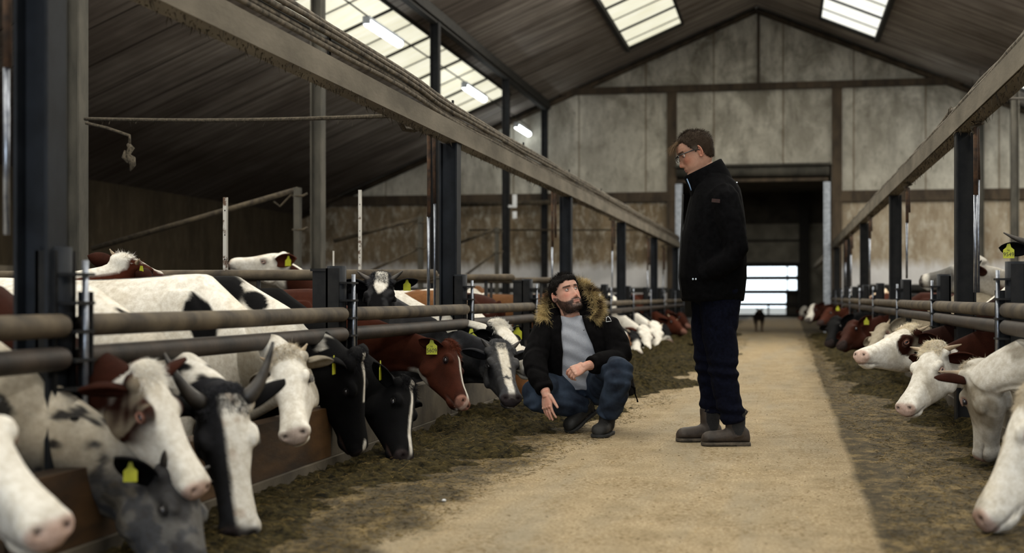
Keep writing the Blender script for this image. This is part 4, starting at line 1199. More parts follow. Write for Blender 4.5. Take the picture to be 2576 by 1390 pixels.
def coat_c4(k):
    c = base(k, DARKGREY * .8)
    w = .066 + .0 * np.clip(k.u, 0, 1) + .012 * k.n
    c = mixc(c, WHITE * 1.0, (1 - sstep(w - .008, w + .008, np.abs(k.y - .044 - .012 * np.clip(k.u, 0, 1)))) * (k.u > .05) * sstep(-.10, -.06, k.up) * (k.u < 1.02))
    c = mixc(c, TAN * 1.3, k.head * sstep(.55, .9, k.nf) * .25 * (c.mean(1) > .3))
    body = (k.x < .50); c = mixc(c, WHITE, body * 1.0); return mixc(c, BLACK, body * k.patches(.42, 3, .06))
make_cow('C4', 'black and grey bullock with broad white blaze and dark horns, face low at the boards', pose((-1.93, 4.611, 0.504), (-1.841, 4.555, 0.004), (.50, -.80, .15), -2.72, 5.18, -.1, bw=.8), coat_c4,
         horn=(.15, .034, -.14, .80), horn_mat='horn_dark', ears=((.5, .6), (.5, .6)), earcol=BLACK, nose='dark', seed=4, tuft=450, tuftcol=DARKGREY)

def coat_c5(k):
    c = base(k, WHITE * 1.08)
    c = mixc(c, BLACK, k.blob((.03, -.16, 1.02), (.12, .14, .09), .15)); c = mixc(c, DARKGREY, k.blob((-.45, -.04, 1.19), (.34, .035, .06), .3))
    c = mixc(c, BLACK, k.blob((-1.15, .1, 1.0), (.2, .2, .2)))
    return mixc(c, CREAM * .55, sstep(.07, .10, k.ay) * (k.u < .3) * (k.u > -.6) * .8)
make_cow('C5', 'white-faced bullock looking straight at the camera, tan ears, above the orange-brown board', pose((-2.05, 5.539, 0.609), (-1.904, 5.271, 0.278), (.10, -.92, .25), -2.64, 6.16, -.10, bw=.82, sc=1.05), coat_c5,
         horn=(.05, .016, .0, .9), ears=((1.25, .8), (1.1, .5)), earcol=CREAM * .4, nose='mix', seed=5, tuft=700, tuftcol=CREAM)

def coat_c6(k):
    c = base(k, BLACK); c = mixc(c, WHITE * .95, k.blaze(.022, .004, .02, .5)); c = mixc(c, WHITE * .8, k.blob((1.06, -.02, 1.03), (.05, .02, .03)))
    nk = (k.x < .50) & (k.x > .02); c = mixc(c, WHITE * .6, nk * sstep(.1, .45, noise3(k.p, 10, 5, 3)))
    bd = k.x < .40; c = mixc(c, WHITE, bd * sstep(-.02, .06, k.x + .08 * k.n)); c = mixc(c, BLACK, k.blob((.10, -.08, 1.12), (.05, .07, .07), .2, .4))
    return c
make_cow('C6', 'black bullock with white-flecked neck, first of the two dark profiles', pose((-2.0, 6.432, 0.563), (-2.015, 6.494, 0.077), (.95, -.05, .12), -2.72, 6.72, -.03, bw=.82, sc=1.05), coat_c6,
         ears=((.4, .3), (.5, .4)), earcol=BLACK, tags=((-1, '', .12, (1, .12, 0), .9),), nose='dark', seed=6, tuft=250, tuftcol=BLACK * 3)
def coat_c7(k):
    c = base(k, BLACK * .8); return mixc(c, WHITE, k.blaze(.022, .012, .02, 1.0))
make_cow('C7', 'black bullock with white face stripe nosing the silage, second of the two dark profiles', pose((-1.9, 6.972, 0.393), (-1.844, 6.692, 0.019), (.93, -.25, .1), -2.70, 7.28, -.03, bw=.8), coat_c7,
         ears=((.4, .3), (.55, .5)), earcol=BLACK, tags=((-1, '', .13, (1, .15, 0), 1.0),), nose='dark', seed=7, tuft=450, tuftcol=BLACK * 2)
def coat_c8(k):
    c = base(k, BROWN * .85); c = mixc(c, BROWN * .4, sstep(.1, .6, k.n) * .6); c = mixc(c, WHITE * .9, k.blaze(.010, .016, .25, 1.1))
    return mixc(c, WHITE * .75, k.blob((.66, 0, .84), (.12, .1, .05)) * .7)
make_cow('C8', 'red-brown bullock with yellow ear tag and pale pink nose, left of the grey roan', pose((-1.98, 8.28, 0.541), (-1.843, 8.01, 0.195), (1.0, -.06, .34), -2.72, 7.95, .05, bw=.85), coat_c8,
         ears=((.3, .3), (1.05, .25)), earcol=BROWN * .6, tags=((-1, '5609', .07, (.25, -.97, .0), .95),), nose='pink', seed=8, tuft=500, tuftcol=BROWN * 1.6)
def coat_c9(k):
    c = base(k, GREY * .75); c = mixc(c, GREY * 1.8, sstep(.1, .6, k.nf + .4 * k.n) * .5); c = mixc(c, DARKGREY, (k.x < .56) * sstep(-.3, .2, k.n))
    c = mixc(c, WHITE * .95, k.blaze(.034, .024, .06, 1.0) * sstep(-.3, .3, k.nf + .75)); return mixc(c, DARKGREY, k.blob((.76, -.1, 1.03), (.07, .06, .06), .5))
make_cow('C9', 'grey roan bullock with white blaze and short horns beside the crouching man', pose((-1.86, 9.154, 0.522), (-1.713, 8.805, 0.166), (.42, -.85, .3), -2.72, 9.38, -.02, bw=.85), coat_c9,
         horn=(.085, .020, .01, .75), horn_mat='horn_dark', ears=((.6, .5), (.6, .6)), earcol=DARKGREY, nose='dark', seed=9, tuft=500, tuftcol=GREY)
def coat_c10(k):
    c = base(k, WHITE); c = mixc(c, BLACK, sstep(.058, .075, k.ay + .012 * k.n) * (k.u > -.35) * (k.u < .5)); return mixc(c, BLACK, (k.x < -.3) * k.patches(.35, 3))
make_cow('C10', 'white bullock with black ears and numbered yellow tag behind the grey roan one', pose((-1.96, 9.534, 0.654), (-1.653, 9.314, 0.327), (.45, -.35, .8), -2.78, 10.0, -.1, bw=.9), coat_c10,
         horn=(.05, .016, .0, .8), horn_mat='horn_dark', ears=((.4, .0), (.55, -.2)), earcol=BLACK, tags=((-1, '265.', .15, (.1, -.99, .1), 1.15), (1, '', .12, (.6, -.8, 0), 1.0)), nose='dark', seed=10, tuft=700, tuftcol=WHITE * .9)

# standing behind the left fence
def coat_s3(k):
    c = base(k, BROWN * 1.2); return mixc(c, WHITE, k.blaze(.05, .04, -.4, 1.1))
make_cow('S3', 'brown bullock with white face stripe and yellow tag behind the long white back', pose((-3.502, 7.0, 1.049), (-3.445, 7.441, 0.931), (.25, -.15, .95), -4.55, 6.55, .35, bw=.8), coat_s3,
         horn=(.06, .018, .0, .7), ears=((.4, .2), (.4, .4)), earcol=BROWN * .5, tags=((-1, '', .08, (-.5, -.85, 0), 1.3),), seed=11, hi=False, tuft=300)
def coat_s4(k):
    c = base(k, WHITE * 1.1); return mixc(c, BROWN * .6, sstep(.05, .12, -k.u + .05 * k.n) * (k.x > .2) * (k.ay > .03) + (k.x < .2) * k.patches(.1))
make_cow('S4', 'white bullock head raised over the first cross gate, brown tagged ear', pose((-4.589, 12.4, 1.231), (-5.101, 12.348, 1.158), (0, -.10, .98), -3.95, 12.3, 3.0), coat_s4,
         horn=(.05, .016, -.02, .8), ears=(((-.80, .42, .34), (.25, .9, -.15), 1.3), (.1, .9)), earcol=BROWN * 1.1, tags=((1, '', .11, (-.25, -.95, .1), .95),), seed=12)
def coat_s5(k):
    c = base(k, BLACK * 1.3); c = mixc(c, GREY * .8, sstep(.0, .6, k.nf) * .5); return mixc(c, WHITE * 1.05, k.blob((.66, .01, 1.15), (.11, .045, .08), .2) + (k.x < .2) * sstep(.1, .3, k.nb))
make_cow('S5', 'black bullock with white forehead and short horns peering over the upper pipe', pose((-2.55, 8.666, 0.976), (-2.503, 8.401, 0.578), (.12, -.75, .65), -3.12, 8.68, -.05, bw=.8), coat_s5,
         horn=(.10, .022, .0, .85), horn_mat='horn_dark', ears=((.35, .1), (.35, .1)), earcol=BLACK, tags=((1, '', .10, (-.1, -.99, 0), .75),), nose='dark', seed=13, tuft=400, tuftcol=DARKGREY * 2)
def coat_s6(k): return mixc(base(k, WHITE * 1.05), TAN * .8, k.patches(.0, 2.4, .06))
make_cow('S6', 'white and ginger patched bullock feeding beside the fence left of the crouching man', pose((-2.05, 11.1, .40), (-1.90, 10.9, -.02), (.9, -.2, .2), -2.7, 11.4, -.1, bw=.9, sc=1.02), coat_s6, ears=((.4, .3), (.4, .3)), earcol=TAN * .7, seed=14, hi=False)
def coat_s7(k): return base(k, WHITE * 1.0)
make_cow('S7', 'plain cream bullock standing behind the third cross gate', pose((-3.2, 14.3, .9), (-2.85, 14.1, .55), (.5, -.3, .8), -3.8, 14.6, 0, bw=.9), coat_s7, ears=((.4, .3), (.4, .3)), seed=15, hi=False)
def coat_s8(k): return mixc(base(k, WHITE), BLACK, k.patches(.35, 3))
make_cow('S8', 'white and black bullock standing at the left edge behind the nearest post', pose((-4.8, 4.95, .88), (-4.5, 4.55, .6), (.4, -.3, .8), -5.3, 5.25, -.4, bw=.8, sc=1.0), coat_s8, earcol=BLACK, seed=16, hi=False)
def coat_s9(k): return mixc(base(k, TAN * .55), WHITE, k.patches(.25, 2.5))
make_cow('S9', 'ginger bullock behind the fourth cross gate, beside the fur hood', pose((-3.65, 16.6, .95), (-3.35, 16.45, .65), (.5, -.3, .7), -4.3, 16.6, -.2, bw=.9), coat_s9, earcol=TAN * .5, seed=17, hi=False)

# far end of the left row
def far_left(i, px, lab, coat, **kw):
    pass
FAR = [
 ('F1', pose((-1.86, 16.613, 0.397), (-1.761, 16.269, 0.109), (.6, -.75, .1), -2.55, 17.0, -.1, bw=.9), 'ginger bullock with white face stripe just behind the elbow of the crouching man', lambda k: mixc(base(k, TAN * .6), WHITE, k.blaze(.03, .03)), TAN * .4),
 ('F2', pose((-1.86, 17.848, 0.365), (-1.771, 17.423, 0.117), (.5, -.8, .2), -2.55, 18.2, -.1, bw=.9), 'black and white bullock next to the ginger striped one in the far left row', lambda k: mixc(base(k, BLACK), WHITE, k.blob((.95, 0, 1), (.25, .1, .2)) + (k.x < .3) * k.patches(.1)), BLACK),
 ('F3', pose((-1.86, 19.164, 0.418), (-1.766, 18.749, 0.085), (.5, -.8, .2), -2.55, 19.5, -.1, bw=.9), 'white bullock with a brown ear in the far left row', lambda k: mixc(base(k, WHITE), TAN * .4, k.patches(.35)), BROWN),
 ('F4', pose((-1.86, 20.75, 0.443), (-1.746, 20.387, 0.032), (.5, -.8, .2), -2.55, 21.1, -.1, bw=.9), 'white bullock with grey muzzle, head lowest in the far left row', lambda k: mixc(base(k, WHITE), GREY, k.blob((1.05, 0, .95), (.1, .1, .1)) + .8 * k.patches(.4)), BLACK),
 ('F5', pose((-1.86, 22.462, 0.373), (-1.739, 22.058, 0.105), (.6, -.7, .2), -2.55, 22.8, -.1, bw=.9), 'black bullock with white muzzle in the far left row', lambda k: mixc(base(k, BLACK), WHITE, k.blob((.95, 0, .95), (.2, .1, .12))), BLACK),
 ('F6', pose((-1.86, 24.116, 0.476), (-1.628, 23.715, 0.24), (.7, -.4, .6), -2.55, 24.5, -.1, bw=.9), 'red-brown bullock with pink nose, far left row beside the standing man', lambda k: base(k, BROWN * .9), BROWN * .5),
 ('F7', pose((-1.86, 26.447, 0.502), (-1.712, 26.021, 0.286), (.7, -.4, .6), -2.55, 26.8, -.1, bw=.9), 'dark brown bullock, farthest visible in the left row', lambda k: base(k, BROWN * .6), BROWN * .3)]
for i, (key, ps, lab, ct, ec) in enumerate(FAR):
    make_cow(key, lab, ps, ct, ears=((.85, .8), (.85, .8)), earcol=ec, seed=30 + i, hi=False, nose='mix', horn=(.05, .016, 0, .8) if i % 2 else None, horn_mat='horn')

# right row
def coat_r1(k): return mixc(base(k, WHITE * 1.02), CREAM * .75, sstep(.0, .5, k.n) * .6)
make_cow('R1', 'cream-white bullock at the lower right corner, pink-rimmed eye, muzzle to the floor', pose((0.88, 5.293, 0.495), (0.688, 5.148, 0.034), (-.95, -.02, .3), 1.55, 5.25, 3.25, bw=.9), coat_r1, ears=((.5, .4), (.5, .4)), earcol=CREAM, seed=51, tuft=600, tuftcol=CREAM)
def coat_r2(k): return mixc(base(k, WHITE * .85), CREAM * .5, sstep(-.1, .5, k.n) * .7)
make_cow('R2', 'shaggy cream bullock with its face turned away, one horn pointing at its two-horned neighbour', pose((0.92, 7.083, 0.505), (0.987, 7.168, 0.048), (-.28, .85, .32), 1.5, 6.62, 3.0, bw=.9), coat_r2, horn=(.11, .020, .0, 1.15), ears=((.5, .2), (.5, .1)), earcol=BROWN * .45, seed=52, tuft=1200, tuftcol=CREAM * .9)
def coat_r3(k):
    c = base(k, WHITE * 1.02); c = mixc(c, CREAM * .8, k.head * sstep(.0, .6, k.n) * .5 * (k.u < .6)); return mixc(c, BROWN * .55, (k.x < .53) * sstep(-.6, -.4, k.nb))
make_cow('R3', 'white-faced bullock with two pale horns in the right row, red-brown neck', pose((0.86, 8.302, 0.559), (0.667, 8.045, 0.203), (-.60, -.62, .5), 1.45, 8.3, 3.3, bw=.9), coat_r3, horn=(.095, .021, .0, 1.2), ears=((.8, .3), (.75, .3)), earcol=BROWN * .6, seed=53, tuft=900, tuftcol=CREAM * 1.35)
def coat_r4(k):
    c = base(k, WHITE * 1.0); c = mixc(c, BROWN * .45, k.blob((.725, .10, 1.045), (.088, .07, .085), .12, .15) + k.blob((.725, -.10, 1.045), (.088, .07, .085), .12, .15))
    c = mixc(c, BROWN * .4, sstep(.045, .07, k.ay) * (k.u < .18) + sstep(.02, .05, k.ay) * sstep(.24, .14, k.u) * (k.z < 1.0)); c = mixc(c, BROWN * .3, (k.x < .57) * 1.0); return mixc(c, CREAM * .8, k.head * sstep(.0, .5, k.n) * .5 * (k.u < .3))
make_cow('R4', 'white bullock with a dark brown patch round its eye, head held level, right row', pose((0.86, 9.69, 0.629), (0.492, 9.407, 0.443), (-.30, -.22, .92), 1.45, 9.75, 3.2, bw=.9), coat_r4, horn=(.07, .018, -.02, .9), ears=((.6, .2), (.6, .4)), earcol=BROWN * .45, seed=54, tuft=900, tuftcol=CREAM * 1.35)
def coat_r4b(k): return mixc(base(k, BROWN * .9), WHITE * 1.1, sstep(1.135, 1.15, k.z + .012 * k.n) * (k.x < .3) * sstep(.14, .10, k.ay))
make_cow('R5', 'red-brown bullock with a white ridge along its back behind the right pipes', pose((1.02, 10.75, .42), (.90, 10.6, .0), (-.9, -.2, .2), 1.62, 10.85, 3.2, bw=.9, sc=1.03), coat_r4b, ears=((.4, .3), (.4, .3)), earcol=BROWN * .5, seed=55, hi=False)
FARR = [
 ('R6', pose((0.893, 13.3, 0.557), (0.77, 12.866, 0.341), (-.6, -.5, .4), 1.6, 13.5, 3.2, bw=.9), 'pale cream bullock with a small horn beyond the eye-patched one', lambda k: base(k, CREAM * .75), CREAM * .6, True),
 ('R7', pose((0.751, 16.0, 0.542), (0.625, 15.558, 0.299), (-.6, -.6, .3), 1.5, 16.2, 3.2, bw=.9), 'brown bullock with yellow tag, far right row next to the black one', lambda k: base(k, BROWN * .7), BROWN * .7, False),
 ('R8', pose((0.672, 18.9, 0.55), (0.592, 18.479, 0.222), (-.5, -.75, .2), 1.5, 19.2, 3.2, bw=.9), 'black bullock with its muzzle on the feed, far right row', lambda k: base(k, BLACK), BLACK, False),
 ('R9', pose((0.727, 23.3, 0.626), (0.589, 22.87, 0.412), (-.6, -.6, .3), 1.5, 23.6, 3.2, bw=.9), 'red-brown bullock far down the right row near the doorway', lambda k: base(k, BROWN * .8), BROWN * .6, False),
 ('R10', pose((0.606, 29.1, 0.653), (0.488, 28.663, 0.359), (-.6, -.7, .3), 1.5, 29.4, 3.2, bw=.9), 'dark bullock with a white face nearest the doorway, right row', lambda k: mixc(base(k, BROWN * .5), WHITE, k.blaze(.07, .07)), BROWN * .4, False),
 ('R11', pose((0.534, 36.0, 0.568), (0.43, 35.596, 0.292), (-.5, -.8, .3), 1.3, 36.4, 3.2, bw=.9), 'pale bullock in the shed beyond the doorway', lambda k: mixc(base(k, WHITE), BROWN, k.patches(.2)), BROWN, False)]
for i, (key, ps, lab, ct, ec, hn) in enumerate(FARR):
    make_cow(key, lab, ps, ct, ears=((.4, .2), (.4, .2)), earcol=ec, seed=60 + i, hi=i < 1, horn=(.06, .018, 0, .85) if hn else None, tags=((1, '', .1, (-.2, -.98, 0), .8),) if i in (1, 3) else (), nose='dark' if i in (1, 2, 3, 4) else 'pink')
def coat_rs1(k):
    c = base(k, WHITE * .8); c = mixc(c, DARKGREY, sstep(.35, .5, k.u + .1 * k.n) * (1 - sstep(.82, .9, k.u)) * .8); return mixc(c, BROWN, (k.x < .5) * k.patches(.0))
make_cow('RS1', 'bullock raising its dark muzzle over the right fence, pale poll behind the nearest post', pose((1.78, 13.433, 1.181), (1.261, 13.484, 0.985), (-.25, -.25, .93), 2.38, 12.3, 3.2, bw=.85), coat_rs1, horn=(.10, .022, .0, .9), horn_mat='horn_dark', ears=((.3, .4), (.3, .4)), earcol=BROWN * .4, nose='dark', seed=70, tuft=300)
def coat_rs2(k): return mixc(base(k, BLACK), BROWN * .6, (k.x < .3) * k.patches(.0))
make_cow('RS2', 'black bullock at the right edge, big black ear with numbered yellow tag above the bracket', pose((1.62, 9.48, 1.213), (1.706, 9.037, 0.999), (.0, -.25, .95), 2.2, 9.02, 3.35, bw=.75), coat_rs2, horn=(.16, .024, .0, .95), horn_mat='horn_dark', ears=((.3, .1), (.35, .0)), earcol=BLACK, tags=((-1, '9549', .11, (-.1, -.99, .05), 1.0),), nose='dark', seed=71, tuft=200)
def coat_rs3(k): return base(k, WHITE * 1.0)
for key, x, y, lab, cc in (('RS4', 2.9, 17.5, 'cream bullock standing in the right pens beyond the second post', WHITE), ('RS5', 2.3, 24.7, 'pale ginger bullock standing far down the right pens', WHITE * V3((1, .85, .7)))):
    make_cow(key, lab, pose((x - .58, y - .1, .95), (x - 1.0, y - .2, .7), (-.4, -.3, .85), x, y, 3.2, bw=.9), (lambda cc: lambda k: base(k, cc))(cc), ears=((.4, .2), (.4, .2)), earcol=TAN, seed=80, hi=False)

# ------------------------------------------------------------------ people
def mat_skin():
    t = NT('skin'); a = t.n('ShaderNodeAttribute', attribute_name='coat'); v = t.mapping()
    x = t.n('ShaderNodeMix', data_type='RGBA', blend_type='MULTIPLY'); x.inputs[0].default_value = .4
    t.l(a.outputs['Color'], x.inputs[6]); t.l(t.ramp(t.noise(v, 60, 3), [(.35, (.75, .62, .58)), (.65, (1, 1, 1))]), x.inputs[7])
    t.color(x.outputs[2]); t.rough(.52); t.b.inputs['Specular IOR Level'].default_value = .35
    t.b.inputs['Subsurface Weight'].default_value = .08; t.b.inputs['Subsurface Radius'].default_value = (.008, .003, .002)
    t.bump(t.noise(v, 400, 2), .15, .001); return t.m
M['skin'] = mat_skin()
M['black_cloth'] = simple('black_softshell', (.0012, .0012, .0016), (.0035, .0035, .0042), 40, .95, 0, .4, 300, spec=.06)
M['parka'] = simple('black_parka_cloth', (.0012, .0011, .0013), (.0038, .0035, .004), 30, .9, 0, .4, 200, spec=.08)
M['navy_denim'] = simple('dark_navy_denim', (.0014, .0018, .005), (.0035, .0045, .012), 60, .95, 0, .4, 400, spec=.08)
def mat_denim():
    t = NT('washed_blue_denim'); v = t.mapping()
    f = t.noise(v, 7, 4, .6); g = t.noise(t.mapping((1, 1, .3)), 120, 2)
    c = t.ramp(f, [(.35, (.006, .010, .020)), (.62, (.030, .046, .075))]); c = t.mix(t.math('MULTIPLY', g, .25), c, (.01, .012, .02))
    t.color(c); t.rough(.9); t.b.inputs['Specular IOR Level'].default_value = .2; t.bump(g, .3, .002); return t.m
M['denim'] = mat_denim()
M['tshirt'] = simple('grey_marl_cotton', (.30, .32, .37), (.36, .38, .43), 160, .95, 0, .3, 300, spec=.1)
M['boot_leather'] = simple('dusty_brown_leather', (.008, .005, .0035), (.040, .027, .019), 14, .65, 0, .4, 90)
M['boot_sole'] = simple('dirty_boot_sole', (.02, .016, .012), (.10, .08, .058), 18, .85, 0, .5, 90)
M['black_boot'] = simple('black_boot', (.0015, .0015, .0015), (.006, .0055, .005), 20, .7, 0, .3, 90)
M['elastic'] = simple('black_elastic', (.004, .004, .005), (.009, .009, .010), 90, .95, 0, .4, 260)
M['reflect'] = simple('pale_piping', (.55, .66, .80), (.70, .78, .88), 20, .5)
M['blue_zip'] = simple('light_blue_zip', (.16, .26, .42), (.24, .36, .55), 20, .5)
M['sclera'] = simple('eye_white', (.55, .50, .47), (.66, .62, .58), 20, .15, 0, 0)
M['iris'] = simple('dark_iris', (.015, .02, .03), (.05, .06, .07), 60, .1, 0, 0)
M['glass_frame'] = simple('dark_spectacle_frame', (.006, .006, .008), (.012, .012, .016), 30, .3)
def mat_lens():
    t = NT('clear_lens'); t.color((1, 1, 1)); t.rough(.02); t.b.inputs['Transmission Weight'].default_value = 1.0; t.b.inputs['IOR'].default_value = 1.05; return t.m
M['lens'] = mat_lens()
M['badge_red'] = simple('dark_red_badge', (.014, .004, .003), (.032, .010, .008), 60, .8)

HZ = [-.120, -.112, -.102, -.088, -.075, -.060, -.045, -.025, .0, .022, .040, .058, .076, .092, .104, .112, .117]
HF = [.050, .076, .088, .088, .083, .087, .086, .083, .082, .081, .088, .088, .081, .066, .046, .026, .004]
HB = [-.004, -.022, -.036, -.054, -.064, -.075, -.084, -.093, -.101, -.104, -.104, -.100, -.090, -.074, -.054, -.030, -.006]
HW = [.026, .040, .049, .056, .061, .066, .069, .072, .0745, .076, .0765, .0745, .069, .058, .044, .026, .005]
def head_point(z, a, nose=1.0):
    """surface of the head: z along the height, a angle about it (0 = forward)"""
    f = np.interp(z, HZ, HF); b = np.interp(z, HZ, HB); w = np.interp(z, HZ, HW)
    cx = (f + b) / 2 - .004; ca, sa = np.cos(a), np.sin(a); e = 2 / 2.25
    rx = np.where(ca > 0, f - cx, cx - b)
    x = cx + rx * np.sign(ca) * np.abs(ca) ** e; y = w * np.sign(sa) * np.abs(sa) ** e
    fr = sstep(.01, .05, x); ay = np.abs(y)
    G = lambda v, c, s: np.exp(-((v - c) / s) ** 2)
    p = np.interp(z, [-.048, -.041, -.036, -.028, -.015, 0, .012, .022, .034], [0, .006, .021, .026, .0195, .0135, .009, .005, .001])
    sg = np.interp(z, [-.045, -.030, .0, .03], [.0125, .0115, .0085, .007])
    x = x + fr * nose * p * np.exp(-(ay / sg) ** 2)
    x = x + fr * (.007 * G(ay, .0135, .006) * G(z, -.035, .007))
    x = x - fr * .0135 * G(ay, .032, .016) * G(z, .017, .012)
    x = x + fr * .005 * G(ay, .030, .024) * G(z, .037, .008)
    x = x + fr * .004 * G(ay, .050, .016) * G(z, -.012, .016)
    x = x + fr * (.0055 * G(z, -.057, .0055) + .006 * G(z, -.070, .006) - .004 * G(z, -.0630, .0028)) * G(ay, 0, .021)
    x = x + fr * .006 * G(z, -.100, .011) * G(ay, 0, .018) - fr * .004 * G(z, -.082, .006) * G(ay, 0, .02)
    x = x - fr * .003 * G(ay, .033, .008) * G(z, -.048, .016)
    return x, y
def head_grid(nz=66, na=84):
    u = np.linspace(0, 1, nz); z = HZ[0] + (HZ[-1] - HZ[0]) * (.5 - .5 * np.cos(math.pi * (u * .96 + .02))); a = np.linspace(0, 2 * math.pi, na, endpoint=False)
    zz, aa = np.meshgrid(z, a, indexing='ij'); x, y = head_point(zz, aa)
    return np.stack([x, y, zz], -1)
def add_head(mb, T):
    g = head_grid(); mb.rings([[tuple(T(p)) for p in r] for r in g])
    for s in (-1, 1):                                                # ears
        c = V3((-.008, s * .079, .002)); pts = []
        for k in range(13):
            a = -2.4 + 4.9 * k / 12
            pts.append(tuple(T(c + V3((-.014 * math.cos(a * .9) * 1.0 - .004, s * (.006 + .006 * math.cos(a)), .030 * math.sin(a))))))
        mb.tube(pts, [.003, .0045, .005, .005, .005, .005, .005, .005, .005, .005, .0055, .006, .005], 7)
        Rr = np.array([[.93, s * .36, 0], [-s * .36, .93, 0], [0, 0, 1.]])
        mb.ellipsoid(tuple(T(c + V3((-.006, -s * .001, -.002)))), (1, 1, 1), 12, 8) if False else None
        rings = []
        for i in range(7):
            q = -1 + 2 * i / 6; r = math.sqrt(max(.02, 1 - q * q)); rg = []
            for j in range(10):
                b = 2 * math.pi * j / 10; p = V3((.016 * r * math.cos(b), .0048 * r * math.sin(b), .028 * q)); p = Rr @ p
                rg.append(tuple(T(c + p + V3((-.008, s * .001, 0)))))
            rings.append(rg)
        mb.rings(rings)
def head_frame(center, fwd, up, sc=1.0):
    f = V3(fwd); f /= np.linalg.norm(f); u = V3(up); u = u - f * u.dot(f); u /= np.linalg.norm(u)
    Rm = np.stack([f, np.cross(u, f), u], 1); c = V3(center)
    return (lambda p: c + Rm @ (np.asarray(p) * sc)), (lambda q: ((q - c) @ Rm) / sc), Rm

def hairline(x): return np.interp(x, [-.12, -.055, -.03, -.016, .004, .020, .036, .055, .075, .1], [-.070, -.066, -.030, .034, -.012, .024, .040, .058, .066, .068])
def face_colour(h, base, beard=0.0, beardcol=(.02, .014, .010), stub=0.0):
    """skin colour from head-local coordinates"""
    n = len(h); x, y, z = h.T; ay = np.abs(y); c = np.tile(V3(base), (n, 1))
    G = lambda v, a, s: np.exp(-((v - a) / s) ** 2)
    red = np.clip(G(ay, .045, .02) * G(z, -.015, .022) * (x > .02) + 1.0 * G(ay, 0, .014) * G(z, -.03, .014) * (x > .06) + (ay > .078) * .8, 0, 1)
    c = mixc(c, V3(base) * V3((1.08, .72, .66)), red * .75)
    lips = G(z, -.0635, .0095) * (ay < .025) * (x > .05) * sstep(.026, .018, ay); c = mixc(c, V3((.30, .11, .09)), lips * .75)
    sock = G(ay, .032, .017) * G(z, .014, .012) * (x > .03); c = mixc(c, V3(base) * V3((.62, .46, .44)), sock * .6)
    brow = sstep(.0065, .0035, np.abs(z - (.036 + .10 * np.clip(.034 - ay, -.02, .02) * -1 * .4))) * (ay > .012) * (ay < .055) * (x > .03)
    c = mixc(c, V3((.03, .02, .014)), brow * .85)
    if beard or stub:
        nn = noise3(h, 60, 3, 2)
        line = np.interp(x, [-.02, .0, .02, .045, .060, .075, .09], [.004, -.006, -.030, -.046, -.050, -.047, -.046])
        jaw = sstep(.004, -.008, z - line + .003 * nn) * (x > -.022)
        must = sstep(-.060, -.056, z) * sstep(-.040, -.045, z) * sstep(.034, .026, ay) * (x > .05)
        under = G(z, -.077, .0045) * sstep(.008, .016, ay) * (ay < .030) * .6
        m = np.clip(np.maximum(jaw, must) - under, 0, 1) * (1 - np.clip(lips * 1.25, 0, 1))
        m *= sstep(-.13, -.115, z)
        c = mixc(c, V3(beardcol), np.clip(m * (beard if beard else stub) * (.97 + .06 * nn), 0, 1))
    return c
def hair_cap(parent, T, thick, col, name='hair', line=hairline, quiff=0.0, n=2600, length=.03, seed=3, comb=(-.8, 0, .3), gv=.3):
    g = head_grid(64, 96); nz, na = g.shape[:2]
    nx = np.roll(g, -1, 1) - np.roll(g, 1, 1); nzv = np.gradient(g, axis=0); nor = np.cross(nx, nzv); nor /= np.maximum(np.linalg.norm(nor, axis=2, keepdims=True), 1e-9)
    x, y, z = g[..., 0], g[..., 1], g[..., 2]
    if ((nor * g).sum(2)).mean() < 0: nor = -nor
    ns = noise3(g.reshape(-1, 3), 45, seed, 2).reshape(nz, na)
    m = sstep(0, .014, z - line(x) + .004 * ns)
    th = thick * m * (.8 + .3 * ns) * (.55 + .45 * sstep(-.04, .05, z)) + quiff * sstep(.04, .08, x) * sstep(.07, .095, z)
    th = np.maximum(th, 0) + .0012
    P = g + nor * th[..., None]; keep = m > .04
    mb = MB(); idx = {}
    for i in range(nz - 1):
        for j in range(na):
            k = (j + 1) % na
            if keep[i, j] and keep[i, k] and keep[i + 1, j] and keep[i + 1, k]:
                f = []
                for q in ((i, j), (i, k), (i + 1, k), (i + 1, j)):
                    if q not in idx: idx[q] = len(mb.v); mb.v.append(tuple(T(P[q])))
                    f.append(idx[q])
                mb.f.append(tuple(f)); mb.m.append(0); mb.sm.append(True)
    top = [q for q in ((nz - 1, j) for j in range(na)) if q in idx]
    if top: mb.f.append(tuple(idx[q] for q in top)); mb.m.append(0); mb.sm.append(True)
    o = mb.build(name, M['hair'], parent)
    hv = np.array(mb.v); cc = np.asarray(col)[None] * (.7 + .5 * (noise3(hv, 90, seed, 2)[:, None] * .5 + .5)) if not callable(col) else col(np.array([P[q] for q in idx]))
    a = o.data.attributes.new('coat', 'FLOAT_COLOR', 'POINT'); a.data.foreach_set('color', np.concatenate([np.clip(cc, 0, 1), np.ones((len(cc), 1))], 1).astype(np.float32).ravel())
    rs_ = np.random.RandomState(seed); qs = list(idx); pick = rs_.randint(0, len(qs), n)
    roots = np.array([P[qs[k]] - nor[qs[k]] * .002 for k in pick]); nr = np.array([nor[qs[k]] for k in pick])
    d = nr * .22 + V3(comb) + rs_.normal(size=(n, 3)) * .22; d -= nr * np.minimum(0, (d * nr).sum(1))[:, None]; d /= np.linalg.norm(d, axis=1, keepdims=True)
    tip = np.array([T(p) for p in roots + d * .01]); rt = np.array([T(p) for p in roots]); d = tip - rt; d /= np.linalg.norm(d, axis=1, keepdims=True)
    cs = (np.asarray(col)[None] if not callable(col) else col(roots)) * (.6 + .8 * rs_.rand(n, 1))
    tops = sstep(.02, .08, roots[:, 2]) * .7 + .3
    strands('hair_strand', rt, d, length * tops * (.6 + .6 * rs_.rand(n)), .0013, M['hair'], o, gv, .35, 3, seed, np.clip(cs, 0, 1))
    return o
